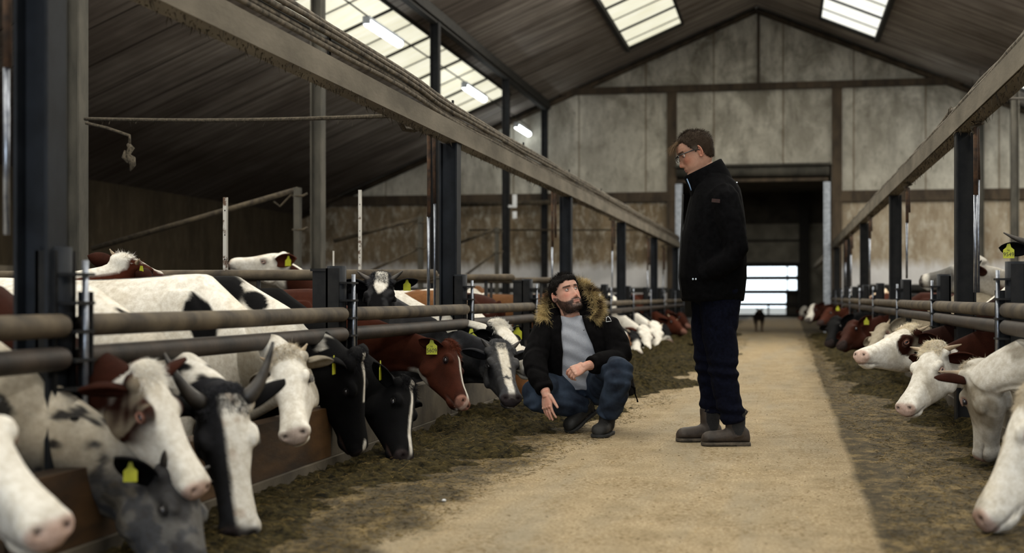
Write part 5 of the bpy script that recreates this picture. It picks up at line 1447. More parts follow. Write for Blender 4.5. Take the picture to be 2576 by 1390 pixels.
def eyes(parent, T, Rm, gaze=(1, 0, 0), sc=1.0, lidcol=(.36, .2, .15), open_=1.0):
    for s in (-1, 1):
        c = V3((.0610, s * .0318, .0172)); r = .0122
        mb = MB(); mb.ellipsoid(tuple(T(c)), (r * sc,) * 3, 16, 10, 0)
        g = V3(gaze); g = g / np.linalg.norm(g)
        up = V3((0, 0, 1)); sd = np.cross(up, g); sd /= np.linalg.norm(sd); u2 = np.cross(g, sd)
        rg = [[tuple(T(c + g * (r * math.cos(th) + .0006) + (sd * math.cos(a) + u2 * math.sin(a)) * r * math.sin(th))) for a in np.linspace(0, 6.283, 14, endpoint=False)] for th in (.52, .4, .2, .05)]
        mb.rings(rg, 1, False, True)
        mb.build('eye', [M['sclera'], M['iris']], parent)
        mb = MB()
        for q, h in ((1, .0062 * open_), (-1, -.0052 * open_)):
            pts = []
            for k in range(9):
                w = -1 + 2 * k / 8; yy = s * .0318 + w * .0142; zz = .0168 + h * (1 - w * w) + (.001 if q > 0 else 0); xx = .0612 + math.sqrt(max(0, .0142 ** 2 - (w * .0125) ** 2 - (zz - .0172) ** 2))
                pts.append(tuple(T((xx - .0012, yy, zz))))
            mb.tube(pts, [.0012, .0022, .0028, .003, .0032, .003, .0028, .0022, .0012] if q > 0 else [.001, .0017, .002, .0022, .0022, .0022, .002, .0017, .001], 6)
        o = mb.build('eyelid', M['skin'], parent)
        a = o.data.attributes.new('coat', 'FLOAT_COLOR', 'POINT'); a.data.foreach_set('color', np.tile([*lidcol, 1], len(o.data.vertices)).astype(np.float32))

def add_hand(mb, wrist, d, back, thumb_side, curl=(.3, .35, .4, .45), spread=.10, sc=1.0, thumb=(.9, .2)):
    """palm, four unequal fingers and a thumb; d: wrist->knuckles, back: normal of the hand's back, thumb_side +-1"""
    d = V3(d); d /= np.linalg.norm(d); b = V3(back); b = b - d * b.dot(d); b /= np.linalg.norm(b); sd = np.cross(d, b) * thumb_side
    W = V3(wrist)
    P = lambda x, y, z: tuple(W + (d * x + sd * y + b * z) * sc)
    secs = [(0, .026, .019), (.02, .030, .019), (.045, .039, .017), (.07, .043, .0155), (.088, .042, .0135), (.096, .036, .010)]
    rings = []
    for x, hw, ht in secs:
        rings.append([P(x, hw * math.copysign(abs(math.cos(t)) ** .8, math.cos(t)), ht * math.copysign(abs(math.sin(t)) ** .8, math.sin(t))) for t in np.linspace(0, 2 * math.pi, 16, endpoint=False)])
    mb.rings(rings)
    for k, (y, L, r) in enumerate(((.031, .075, .0088), (.0105, .083, .0090), (-.0105, .077, .0086), (-.030, .060, .0076))):
        a = 0.0; x, z = .084, .001; ang = spread * y / .03; pts = [P(x - .012, y * .96, z)]; rr = [r * 1.08]
        cx = curl[k]
        for seg, (fr, bend) in enumerate(((.44, cx * .8), (.31, cx * 1.0), (.25, cx * .7))):
            a += bend; n = 2
            for i in range(n):
                x += math.cos(a) * L * fr / n; z -= math.sin(a) * L * fr / n
                pts.append(P(x, y + math.tan(ang) * (x - .084), z)); rr.append(r * (1.0 - .10 * seg - .04 * i))
        mb.tube(pts, rr, 10, roundend=True)
        mb.ellipsoid(P(.088, y, .008), (.0085 * sc,) * 3, 8, 6)
    # thumb from the side of the palm
    o, cl = thumb
    t0 = V3((.022, .028, -.004)); dirs = V3((math.cos(o), math.sin(o), -cl)); dirs /= np.linalg.norm(dirs)
    d2 = V3((math.cos(o * .75), math.sin(o * .75), -cl * 1.2)); d2 /= np.linalg.norm(d2)
    p1 = t0 + dirs * .038; p2 = p1 + d2 * .030; p3 = p2 + d2 * .022
    mb.tube([P(*t0), P(*(t0 * .5 + p1 * .5)), P(*p1), P(*p2), P(*p3)], [.0155, .0135, .0108, .0098, .0080], 10, roundend=True)

def cloth(mb, voxel, name, mat, parent, fold=.006, freq=14, seed=1, smooth=5, stretch=(1, 1, 1), extra=None):
    co, fs = remesh(mb, voxel, smooth); nn = vnormals(co, fs)
    q = co * V3(stretch)
    f = noise3(q, freq, seed, 2); g = np.abs(noise3(q, freq * .55, seed + 5, 2))
    d = fold * (.6 * f - 1.1 * (1 - np.clip(g * 3.2, 0, 1)) + .3)
    if extra is not None: d = d + extra(co)
    co = co + nn * d[:, None]
    return quads_mesh(name, co, fs, mat, parent), co

def ring_loft(mb, rings, n=40, gap=None, mi=0):
    """rings: (centre, right axis vec, front axis vec) ellipses; gap: (a0, a1) left open at the front"""
    out = []
    for i, (c, a, b) in enumerate(rings):
        c, a, b = V3(c), V3(a), V3(b)
        if gap is None: ts = np.linspace(0, 2 * math.pi, n, endpoint=False)
        else:
            g0, g1 = gap[i]; ts = np.linspace(math.pi / 2 + g1, math.pi / 2 + 2 * math.pi - g0, n)
        out.append([tuple(c + a * math.copysign(abs(math.cos(t)) ** .9, math.cos(t)) + b * math.copysign(abs(math.sin(t)) ** .9, math.sin(t))) for t in ts])
    mb.rings(out, mi, gap is None, gap is None, True, gap is None)

def foot_boot(parent, heel, toe, ankle, knee_dir, mat, sole_mat, h=.10, w=.048, chelsea=False, shaft=.10, toe_up=0.0, name='boot'):
    heel, toe, ankle = V3(heel), V3(toe), V3(ankle)
    ax = toe - heel; L = np.linalg.norm(ax); ax /= L; up = V3((0, 0, 1)); up = up - ax * up.dot(ax); up /= np.linalg.norm(up); sd = np.cross(up, ax)
    secs = [(-.02, .020, .05), (.0, .032, .075), (.10, .038, .095), (.25, .040, .100), (.40, .041, .092), (.55, .045, .076), (.70, .050, .070), (.84, .051, .068), (.93, .046, .061), (.99, .034, .050), (1.02, .020, .034), (1.03, .008, .02)]
    k = L / .27; mb = MB(); rings = []
    for t, hw, hh in secs:
        rg = []
        for a in np.linspace(0, 2 * math.pi, 20, endpoint=False):
            y = hw * w / .048 * math.copysign(abs(math.cos(a)) ** .75, math.cos(a)); z = math.sin(a)
            z = (.5 + .5 * math.copysign(abs(z) ** .8, z)) * hh * h / .10
            rg.append(tuple(heel + ax * (t * L) + sd * y * (1 - .25 * max(0, z / hh - .4)) + up * (z + .016)))
        rings.append(rg)
    mb.rings(rings)
    a0 = heel + ax * (.24 * L) + up * .05; kd = V3(knee_dir); kd /= np.linalg.norm(kd); a1 = ankle; a2 = ankle + kd * shaft
    mb.tube([tuple(a0), tuple(a1), tuple(a2)], [.050, .050, .056], 18, up=tuple(ax), ratio=[1.15, 1.12, 1.05])
    co_, fs_ = remesh(mb, .0055, 4)
    co_ = co_ + vnormals(co_, fs_) * (.0012 * noise3(co_, 30, 4, 2))[:, None]
    b = quads_mesh(name, co_, fs_, mat, parent)
    mb = MB(); rings = []
    for z, g in ((.005, .98), (.008, 1.03), (.018, 1.05), (.022, 1.0)):
        rg = []
        for i in range(28):
            a = 2 * math.pi * i / 28; t = .5 + .54 * math.copysign(abs(math.cos(a)) ** .7, math.cos(a))
            hw = np.interp(t, [-.04, .0, .25, .45, .75, .95, 1.04], [.022, .037, .040, .041, .054, .046, .020]) * w / .048
            rg.append(tuple(heel + ax * (t * L) + sd * (math.copysign(1, math.sin(a)) * hw * min(1, abs(math.sin(a)) * 2.2 + .12) * g) + up * z))
        rings.append(rg)
    mb.rings(rings, 0, True, True, False); so = mb.build('sole', sole_mat, b)
    mb = MB(); mb.box(tuple(heel + ax * .13 * L + up * .009), (.082 * k, .074, .018), 0, Matrix([[*ax], [*sd], [*up]]).transposed()); mb.build('heel_block', sole_mat, b)
    if chelsea:
        q_ = co_ - ankle; a_ = q_ @ ax; h_ = q_ @ kd; s_ = q_ @ sd
        for s in (-1, 1):
            reg = (h_ > -.050 + (np.abs(a_ + .012) / .040) ** 2.8 * .06) & (np.abs(a_ + .012) < .043) & (s_ * s > .012)
            fk = fs_[reg[fs_].all(1)]
            if len(fk):
                u_, inv = np.unique(fk, return_inverse=True)
                quads_mesh('elastic_panel', co_[u_] + vnormals(co_, fs_)[u_] * .0025, inv.reshape(-1, 4), M['elastic'], b)
        for s in ():
            mb = MB(); c = ankle + kd * .01
            pts = [(-.030, .085), (.028, .085), (.024, .03), (.012, -.008), (-.006, -.022), (-.022, -.004), (-.030, .04)]
            M4 = Matrix([[*(ax), 0], [*(kd), 0], [*(sd * s), 0], [0, 0, 0, 1]]).transposed(); M4.translation = Vector(c + sd * s * .0520)
            mb.prism([(x, y) for x, y in pts], .006, M4); mb.build('elastic_panel', M['elastic'], b)
        mb = MB(); t0 = a2 - ax * .056 - kd * .02; mb.tube([tuple(t0), tuple(t0 - ax * .012 + kd * .016), tuple(t0 + ax * .004 + kd * .030)], .007, 6); mb.build('pull_tab', mat, b)
    return b

# ---- standing man: local frame x to the picture's right, y away, z up; feet at the origin
SKINB = (.42, .235, .165)
st = empty('person', (-.372, 8.02, 0), YAW, 'standing man in black jacket, dark jeans and brown ankle boots, glasses, looking down', 'person', 'two men in the feed passage')
T, TI, RM = head_frame((-.119, .0, 1.652), (-.90, -.02, -.42), (-.42, 0, .90), 1.045)
mb = MB(); add_head(mb, T)
mb.tube([(-.105, 0, 1.63), (-.055, 0, 1.55), (-.01, 0, 1.47), (-.01, 0, 1.38)], [.055, .060, .066, .10], 16)
mb.tube([(-.01, 0, 1.44), (-.01, 0, 1.28), (-.02, 0, 1.08), (.0, 0, .90), (.0, 0, .82)], [.11, .135, .125, .13, .10], 18, up=(0, 1, 0), ratio=[1.3, 1.3, 1.25, 1.2, 1.1])
for s in (-1, 1):
    ex = .065 if s < 0 else .04
    mb.tube([(-.005, s * .16, 1.41), (.05, s * .225, 1.26), (ex, s * .245, 1.10), (-.0, s * .225, 1.02), (-.07, s * .165, .975)], [.058, .050, .043, .036, .028], 12)
    add_hand(mb, (-.07, s * .165, .975), (-.25, -s * .30, -.9), (-.1, s * 1, .1), -s, (1.1, 1.1, 1.1, 1.1), .02, .9, (.2, .5))
ANK = {-1: (.088, -.105, .11), 1: (-.012, .118, .11)}
for s in (-1, 1):
    ax_, ay_, az_ = ANK[s]
    mb.tube([(.0, s * .09, .86), (.0, s * .10, .66), (.012 if s < 0 else -.012, s * .106, .47), (.05 if s < 0 else -.005, s * .11, .28), (ax_, ay_, az_), (ax_ - .05, ay_, .05), (ax_ - .13, ay_, .035)],
            [.095, .078, .058, .050, .040, .038, .028], 12)
co, fs = remesh(mb, .0033, 2)
h = TI(co); c = np.where((h[:, 2] > -.14)[:, None], face_colour(h, SKINB, stub=.12, beardcol=(.16, .10, .08)), V3(SKINB))
quads_mesh('body', co, fs, M['skin'], st, np.clip(c, 0, 1))
eyes(st, T, RM, (1, 0, -.5), 1.045, open_=.6)
def hc(p): 
    g = sstep(-.02, -.005, p[:, 0]) * sstep(.05, .01, p[:, 2]) ; f = sstep(.05, .085, p[:, 0])
    c = mixc(np.tile(V3((.030, .020, .013)), (len(p), 1)), V3((.10, .088, .075)), g * .7); return mixc(c, V3((.13, .085, .05)), f * .7)
def line2(x): return np.interp(x, [-.12, -.055, -.03, -.016, .004, .020, .034, .048, .062, .075, .09], [-.060, -.056, -.026, .020, .0, .026, .050, .072, .080, .074, .074])
hair_cap(st, T, .014, hc, line=line2, n=3600, length=.034, seed=5, comb=(-.35, .1, .15), gv=.5)
rsx = np.random.RandomState(2)                                       # wispy fringe falling forward
n = 260; r0 = np.stack([.058 + .02 * rsx.rand(n), (rsx.rand(n) - .5) * .09, .088 + .012 * rsx.rand(n)], 1); d0 = V3((.9, 0, -.25)) + rsx.normal(size=(n, 3)) * .22
tp = np.array([T(p) for p in r0 + d0 * .01]); r1 = np.array([T(p) for p in r0]); d1 = tp - r1; d1 /= np.linalg.norm(d1, axis=1, keepdims=True)
strands('fringe', r1, d1, .045 + .02 * rsx.rand(n), .0014, M['hair'], st, .55, .3, 4, 6, np.tile(V3((.15, .10, .06)), (n, 1)) * (.6 + .8 * rsx.rand(n, 1)))
gl = bpy.data.objects.new('glasses', None); link(gl, st)
gm = MB()
for s in (-1, 1):
    y0 = s * .034
    rim = [(-.026, .012), (.026, .013), (.027, -.004), (.018, -.018), (-.018, -.018), (-.026, -.006)]
    P3 = [tuple(T((.104 - .004 * abs(a) / .026, y0 + a, .014 + b))) for a, b in rim]
    gm.tube(P3[:2], .0034, 6); gm.tube(P3[1:] + P3[:1], .0010, 6)
    gm.tube([tuple(T((.100, y0 + s * .027, .026))), tuple(T((.085, s * .074, .026))), tuple(T((.03, s * .0815, .022))), tuple(T((-.005, s * .084, .018))), tuple(T((-.028, s * .082, -.004)))], .0034, 6)
    lm = MB(); lm.add([tuple(T((.1035, y0 + a, .014 + b))) for a, b in rim] + [tuple(T((.102, y0 + a, .014 + b))) for a, b in rim], [(0, 1, 2, 3, 4, 5), (11, 10, 9, 8, 7, 6)] + [(i, (i + 1) % 6, 6 + (i + 1) % 6, 6 + i) for i in range(6)], 0, False)
    lm.build('lens', M['lens'], gl)
gm.tube([tuple(T((.104, -.008, .020))), tuple(T((.108, 0, .022))), tuple(T((.104, .008, .020)))], .0018, 6)
gm.build('frame', M['glass_frame'], gl)

mb = MB()
JR = [(.815, -.018, .170, .225), (.84, -.018, .173, .232), (.95, -.022, .190, .24), (1.08, -.018, .186, .235), (1.20, -.012, .178, .235), (1.32, -.004, .160, .235), (1.40, .0, .146, .222), (1.45, .002, .134, .185), (1.49, -.002, .114, .140), (1.51, -.012, .098, .120), (1.54, -.03, .088, .098)]
ring_loft(mb, [((x, 0, z), (rx, 0, 0), (0, ry, 0)) for z, x, rx, ry in JR], 44)
for s in (-1, 1):
    ex = .070 if s < 0 else .04
    mb.tube([(.0, s * .165, 1.425), (.02, s * .205, 1.38), (.05, s * .245, 1.25), (ex, s * .262, 1.10), (.035, s * .262, 1.045), (-.03, s * .245, .995), (-.10, s * .20, .955)],
            [.070, .082, .078, .070, .066, .062, .050], 16)
jk, jco = cloth(mb, .0085, 'jacket', M['black_cloth'], st, .0075, 9, 11, 5, (1, 1, .55))
mb = MB()
for inner in (0, 1):
    k = 1 - .10 * inner
    rr = [((-.016, 0, 1.435), (.122 * k, 0, .045), (0, .130 * k, 0)), ((-.040, 0, 1.505), (.116 * k, 0, .046), (0, .108 * k, 0)), ((-.072, 0, 1.562), (.110 * k, 0, .050), (0, .090 * k, 0)), ((-.078, 0, 1.572), (.112 * k * .97, 0, .052), (0, .088 * k, 0))]
    if inner: rr = rr[::-1]
    out = [] if not inner else out
    for c_, a_, b_ in rr: out.append([tuple(V3(c_) + V3(a_) * math.cos(t) + V3(b_) * math.sin(t)) for t in np.linspace(0, 2 * math.pi, 36, endpoint=False)])
mb.rings(out, 0, False, False); mb.build('collar', M['black_cloth'], jk)
mb = MB(); mb.tube([(-.170, -.036, 1.508), (-.156, -.044, 1.470), (-.147, -.048, 1.440)], .0034, 8); mb.build('collar_zip', M['blue_zip'], jk)
mb = MB(); mb.tube([(.098, -.075, 1.478), (.112, -.055, 1.486)], .004, 6); mb.build('shoulder_piping', M['reflect'], jk)
mb = MB(); mb.ellipsoid((-.158, -.205, .936), (.005, .006, .006)); mb.ellipsoid((-.142, -.208, .936), (.005, .006, .006)); mb.build('pocket_stud', M['reflect'], jk)
mb = MB(); mb.box((-.045, -.302, 1.365), (.045, .006, .020), 0, (0, R(6), R(0))); mb.build('sleeve_badge', M['badge_red'], jk)
mb = MB(); mb.tube([(-.190, -.02, 1.42), (-.196, -.02, 1.25), (-.212, -.02, .95), (-.196, -.02, .83)], .006, 6); mb.build('front_zip', M['black_rubber'], jk)

mb = MB()
ring_loft(mb, [((.005, 0, .80), (.125, 0, 0), (0, .19, 0)), ((.003, 0, .88), (.14, 0, 0), (0, .19, 0)), ((.0, 0, .96), (.13, 0, 0), (0, .18, 0))], 32)
mb.tube([(.012, -.088, .88), (.006, -.098, .74), (.008, -.103, .60), (.022, -.106, .47), (.034, -.107, .38), (.052, -.107, .26), (.078, -.106, .165), (.088, -.105, .135)], [.128, .108, .096, .086, .080, .074, .074, .070], 18)
mb.tube([(-.01, .088, .88), (-.024, .098, .74), (-.03, .105, .60), (-.022, .110, .47), (-.012, .113, .38), (-.006, .116, .26), (-.010, .118, .185), (-.012, .118, .165)], [.122, .105, .094, .084, .078, .070, .068, .064], 18)
G = lambda v, a, s: np.exp(-((v - a) / s) ** 2)
cloth(mb, .008, 'trousers', M['navy_denim'], st, .006, 10, 21, 4, (1, 1, 1.3), lambda q: .007 * np.sin(q[:, 2] * 95 + 8 * q[:, 0]) * (G(q[:, 2], .42, .07) + G(q[:, 2], .18, .05)))
foot_boot(st, (.168, -.11, 0), (-.092, -.115, 0), (.092, -.108, .11), (0, 0, 1), M['boot_leather'], M['boot_sole'], .10, .050, True, .085)
foot_boot(st, (.045, .12, 0), (-.208, .105, 0), (-.018, .118, .11), (0, 0, 1), M['boot_leather'], M['boot_sole'], .10, .050, True, .085)

# ---- crouching man
SO = V3((-1.232, 8.569, 0.0))
sq = empty('person', tuple(SO), YAW, 'crouching man in black parka with fur hood, grey shirt and blue jeans, looking up', 'person', 'two men in the feed passage')
T, TI, RM = head_frame((-.086, -.03, .848), (.44, -.80, .30), (-.30, .18, .93), 1.0)
SK2 = (.55, .32, .245)
mb = MB(); add_head(mb, T)
mb.tube([tuple(T((-.02, 0, -.04))), tuple(T((-.028, 0, -.10))), (-.055, .01, .70), (-.045, .02, .62)], [.056, .056, .060, .09], 16)
mb.tube([(-.045, .01, .66), (-.03, .02, .52), (.0, .08, .36), (.01, .14, .25)], [.10, .125, .125, .12], 16, up=(0, 1, 0), ratio=.8)
RW = (-.222, -.315, .262); LW = (.020, -.335, .425)
mb.tube([(-.19, .0, .64), (-.25, -.07, .54), (-.285, -.14, .45), (-.255, -.23, .35), RW, (-.218, -.325, .235)], [.058, .052, .045, .038, .029, .024], 12)
mb.tube([(.14, .0, .65), (.20, -.05, .55), (.225, -.11, .465), (.13, -.23, .44), LW, (-.006, -.342, .415)], [.058, .052, .045, .038, .029, .024], 12)
add_hand(mb, RW, (.10, -.22, -1), (-.75, -.65, .05), -1, (.22, .16, .22, .34), .14, 1.0, (.62, .10))
add_hand(mb, LW, (-.86, -.25, -.36), (.0, -.72, .62), 1, (.75, .85, .9, .95), .05, 1.0, (.35, .55))
mb.tube([(.10, .13, .27), (.17, -.12, .35), (.205, -.34, .37), (.18, -.27, .24), (.15, -.215, .10), (.12, -.28, .05)], [.085, .068, .042, .042, .04, .032], 12)
mb.tube([(-.08, .13, .26), (-.19, -.06, .25), (-.285, -.21, .235), (-.13, -.09, .18), (.05, .02, .135), (.0, -.03, .07)], [.085, .068, .042, .042, .04, .032], 12)
co, fs = remesh(mb, .0032, 2)
h = TI(co); isface = (h[:, 2] > -.135) & (np.abs(h[:, 1]) < .11) & (np.abs(h[:, 0]) < .14)
c = np.where(isface[:, None], face_colour(h, SK2, beard=.92, beardcol=(.013, .009, .008)), V3(SK2))
hand = (~isface) & (noise3(co, 40, 4, 2) > .3); c = mixc(c, V3(SK2) * V3((1.05, .8, .76)), hand * .5)
quads_mesh('body', co, fs, M['skin'], sq, np.clip(c, 0, 1))
eyes(sq, T, RM, (.9, .25, .30), 1.0, open_=1.25)
hair_cap(sq, T, .016, (.008, .0065, .006), n=3000, length=.030, seed=9, comb=(.15, .1, .55), quiff=.012, gv=.1)
# short beard hair
nb = 1500; rb = np.random.RandomState(5); g = head_grid(80, 120).reshape(-1, 3); cm = face_colour(g, (1., 1., 1.), beard=1.0, beardcol=(0, 0, 0)).mean(1)
sel = np.where((cm < .25) & (g[:, 2] < -.03) & (g[:, 0] > .0))[0]; pk = rb.choice(sel, nb); dd = V3((.7, 0, -.6)) + rb.normal(size=(nb, 3)) * .35 + np.stack([0 * g[pk, 1], g[pk, 1] * 9, 0 * g[pk, 1]], 1)
r1 = np.array([T(p) for p in g[pk]]); t1 = np.array([T(p) for p in g[pk] + dd * .01]); d1 = t1 - r1; d1 /= np.linalg.norm(d1, axis=1, keepdims=True)
strands('beard', r1, d1, .008, .0011, M['hair'], sq, .2, .3, 2, 4, np.tile(V3((.010, .007, .006)), (nb, 1)))
# shirt
mb = MB()
AX = V3((1, -.06, 0)); FR = V3((-.10, -.97, 0.12)); FR /= np.linalg.norm(FR)
TS = [((.0, .10, .24), .16, .13), ((-.005, .06, .36), .17, .14), ((-.02, .02, .50), .185, .135), ((-.035, .01, .60), .175, .12), ((-.045, .01, .66), .135, .10), ((-.052, .008, .70), .085, .080), ((-.054, .006, .716), .066, .068)]
ring_loft(mb, [(c_, AX * a_, FR * b_) for c_, a_, b_ in TS], 40)
cloth(mb, .008, 'shirt', M['tshirt'], sq, .006, 11, 31, 4, (1, 1, .6), lambda q: .004 * np.sin(q[:, 2] * 70 + 30 * q[:, 0]))
# parka: open-fronted body, sleeves, hood
mb = MB()
PK = [((.03, .17, .17), .25, .17, (.75, .55)), ((.02, .13, .26), .245, .175, (.72, .50)), ((.0, .075, .38), .225, .180, (.60, .40)), ((-.012, .035, .48), .225, .170, (.48, .34)), ((-.03, .02, .58), .220, .150, (.40, .30)), ((-.04, .015, .64), .185, .130, (.36, .34)), ((-.048, .015, .685), .135, .115, (.5, .45)), ((-.052, .018, .715), .105, .10, (.6, .6))]
ring_loft(mb, [(c_, AX * a_, FR * b_) for c_, a_, b_, g_ in PK], 60, [g_ for *_, g_ in PK])
pk_o = mb.build('parka', M['parka'], sq)
sol = pk_o.modifiers.new('thickness', 'SOLIDIFY'); sol.thickness = .022; sol.offset = 0.0
sub = pk_o.modifiers.new('soft', 'SUBSURF'); sub.levels = 1; sub.render_levels = 1
tex = bpy.data.textures.new('folds', 'CLOUDS'); tex.noise_scale = .09; dm = pk_o.modifiers.new('folds', 'DISPLACE'); dm.texture = tex; dm.strength = .022; dm.mid_level = .5
mb = MB()
mb.tube([(-.155, .01, .665), (-.205, -.01, .635), (-.255, -.07, .545), (-.288, -.135, .455), (-.280, -.19, .395), (-.252, -.25, .325), (-.228, -.295, .278)], [.070, .086, .082, .076, .070, .062, .052], 18)
s1, _ = cloth(mb, .008, 'sleeve', M['parka'], pk_o, .008, 11, 41, 4)
mb = MB()
mb.tube([(.115, .01, .675), (.165, -.005, .645), (.215, -.055, .555), (.238, -.105, .475), (.205, -.165, .452), (.12, -.25, .440), (.045, -.318, .428)], [.070, .086, .084, .078, .070, .064, .052], 18)
s2, _ = cloth(mb, .008, 'sleeve', M['parka'], pk_o, .008, 11, 42, 4)
mb = MB()
mb.ellipsoid((-.045, .13, .775), (.155, .085, .135)); mb.ellipsoid((-.05, .09, .70), (.17, .09, .06)); mb.ellipsoid((-.17, .03, .72), (.055, .06, .06)); mb.ellipsoid((.075, .02, .72), (.055, .06, .06))
cloth(mb, .010, 'hood', M['parka'], pk_o, .006, 12, 43, 4)
mb = MB()                                                            # coat tail hanging at his side
ring_loft(mb, [((.17, .10, .50), (.07, .09, 0), (-.03, .02, 0)), ((.215, .06, .42), (.085, .09, 0), (-.03, .02, 0)), ((.255, .03, .34), (.085, .09, 0), (-.026, .018, 0)), ((.285, .02, .27), (.06, .07, 0), (-.02, .014, 0)), ((.31, .01, .22), (.025, .03, 0), (-.010, .008, 0))], 20)
cloth(mb, .008, 'coat_tail', M['parka'], pk_o, .006, 12, 44, 3)
mb = MB(); mb.tube([(.30, -.01, .30), (.335, -.02, .27), (.338, -.02, .235), (.350, -.02, .205), (.355, -.02, .185)], [.008, .008, .005, .004, .006], 7); mb.build('drawstring', M['parka'], pk_o)
mb = MB(); lp = [(.154, .684), (.156, .712), (.168, .716), (.178, .705), (.186, .688), (.154, .684)]
mb.tube([(x, -.092 - .10 * (x - .154), z) for x, z in lp], .0024, 6); mb.build('sleeve_emblem', M['white_plain'], s2)
for px_, pz_ in ((.0, .63),):
    mb = MB(); mb.tube([(.012, -.135, .632), (.018, -.138, .638)], .004, 6); mb.build('snap', M['chrome'], pk_o)
# fur trim round the hood
FP = [(-.215, -.055, .690), (-.222, -.015, .735), (-.205, .03, .790), (-.170, .07, .845), (-.115, .10, .895), (-.05, .115, .920), (.01, .105, .915), (.055, .075, .885), (.088, .04, .835), (.105, .0, .780), (.098, -.04, .735), (.070, -.075, .700)]
def spline(P, m):
    P = np.array(P); k = len(P); t = np.linspace(0, k - 1, m); out = []
    for q in t:
        i = int(min(q, k - 2)); f = q - i; p0, p1, p2, p3 = P[max(i - 1, 0)], P[i], P[i + 1], P[min(i + 2, k - 1)]
        out.append(.5 * ((2 * p1) + (p2 - p0) * f + (2 * p0 - 5 * p1 + 4 * p2 - p3) * f * f + (3 * p1 - p0 - 3 * p2 + p3) * f ** 3))
    return np.array(out)
fc = spline(FP, 60); mb = MB(); mb.tube([tuple(p) for p in fc], [.010 + .014 * math.sin(math.pi * i / 59) ** .4 for i in range(60)], 10)
fu = mb.build('fur_trim', M['hair'], pk_o); v = np.array(mb.v)
def furcol(p): return mixc(np.tile(V3((.58, .45, .22)), (len(p), 1)), V3((.045, .027, .014)), sstep(.05, .5, noise3(p, 16, 8, 2)))
a = fu.data.attributes.new('coat', 'FLOAT_COLOR', 'POINT'); a.data.foreach_set('color', np.concatenate([furcol(v) * .35, np.ones((len(v), 1))], 1).astype(np.float32).ravel())
nf = 9000; rf = np.random.RandomState(8); qi = rf.rand(nf) * 58.99; ii = qi.astype(int); fr = (qi - ii)[:, None]; ctr = fc[ii] * (1 - fr) + fc[ii + 1] * fr
tg = fc[ii + 1] - fc[ii]; tg /= np.linalg.norm(tg, axis=1, keepdims=True); rd = rf.normal(size=(nf, 3)); rd -= tg * (rd * tg).sum(1)[:, None]; rd /= np.linalg.norm(rd, axis=1, keepdims=True)
outw = ctr - V3((-.06, -.02, .80)); outw /= np.linalg.norm(outw, axis=1, keepdims=True)
dd = rd * .75 + outw * .75 + rf.normal(size=(nf, 3)) * .2 + V3((0, -.15, -.1)); dd /= np.linalg.norm(dd, axis=1, keepdims=True)
base_c = furcol(ctr + rd * .03) * (.55 + .9 * rf.rand(nf, 1)); strands('fur_hair', ctr + rd * .014, dd, .034 + .030 * rf.rand(nf), .0016, M['hair'], fu, .25, .35, 3, 3, np.clip(base_c, 0, 1))
# jeans and boots
mb = MB()
mb.ellipsoid((.01, .13, .27), (.19, .13, .12))
mb.tube([(.10, .12, .27), (.15, -.03, .33), (.19, -.22, .385), (.208, -.335, .385), (.206, -.355, .34), (.190, -.315, .25), (.165, -.255, .16), (.155, -.235, .125)], [.125, .118, .105, .090, .084, .084, .076, .070], 20)
mb.tube([(-.07, .12, .26), (-.15, .02, .26), (-.245, -.14, .255), (-.298, -.215, .250), (-.298, -.215, .225), (-.22, -.15, .205), (-.08, -.06, .175), (.015, .0, .155)], [.125, .115, .100, .082, .078, .082, .078, .068], 20)
cloth(mb, .0085, 'jeans', M['denim'], sq, .008, 10, 51, 4, (1, 1, 1), lambda q: .006 * np.sin(q[:, 2] * 80 + 40 * q[:, 1]) * (G(q[:, 2], .17, .05) + G(q[:, 2], .40, .06)))
foot_boot(sq, (.165, -.165, 0), (.085, -.405, 0), (.152, -.225, .10), (.1, -.1, 1), M['black_boot'], M['black_rubber'], .10, .050, False, .05)
foot_boot(sq, (.085, .04, .115), (-.075, -.11, .0), (.035, .0, .15), (-.5, -.4, .55), M['black_boot'], M['black_rubber'], .10, .048, False, .03)

# ---- the dog beyond the doorway, trotting toward the camera
dp = (-0.543, 33.928, 0.0)
dg = empty('dog', dp, YAW * .3, 'small dark dog trotting toward the camera at the far doorway', 'dog')
mb = MB()
mb.tube([(0, .34, .37), (0, .22, .39), (0, .05, .37), (0, -.08, .38), (0, -.16, .41)], [.085, .10, .115, .125, .085], 16)
mb.tube([(0, -.10, .42), (0, -.18, .46), (0, -.22, .47)], [.09, .075, .07], 12)
mb.ellipsoid((0, -.25, .475), (.075, .085, .065)); mb.tube([(0, -.29, .46), (0, -.36, .44)], [.045, .032], 10, roundend=True)
for s in (-1, 1):
    mb.tube([(s * .075, -.09, .36), (s * .075, -.07, .22), (s * .068, -.09, .12), (s * .065, -.10, .03), (s * .065, -.13, .015)], [.055, .040, .028, .026, .028], 10)
    mb.tube([(s * .075, .30, .36), (s * .08, .24, .22), (s * .072, .36, .14), (s * .07, .32, .03), (s * .07, .29, .015)], [.07, .05, .026, .025, .028], 10)
co, fs = remesh(mb, .012, 3); nz = noise3(co, 9, 4, 3)
quads_mesh('body', co, fs, M['coat'], dg, np.clip(mixc(np.tile(V3((.012, .010, .009)), (len(co), 1)), V3((.16, .12, .085)), sstep(.30, .12, co[:, 2]) * .7 + .3 * sstep(.2, .6, nz)), 0, 1))
mb = MB(); mb.tube([(0, .36, .38), (0, .46, .42), (.03, .54, .52)], [.035, .03, .012], 8); o = mb.build('tail', M['coat'], dg)
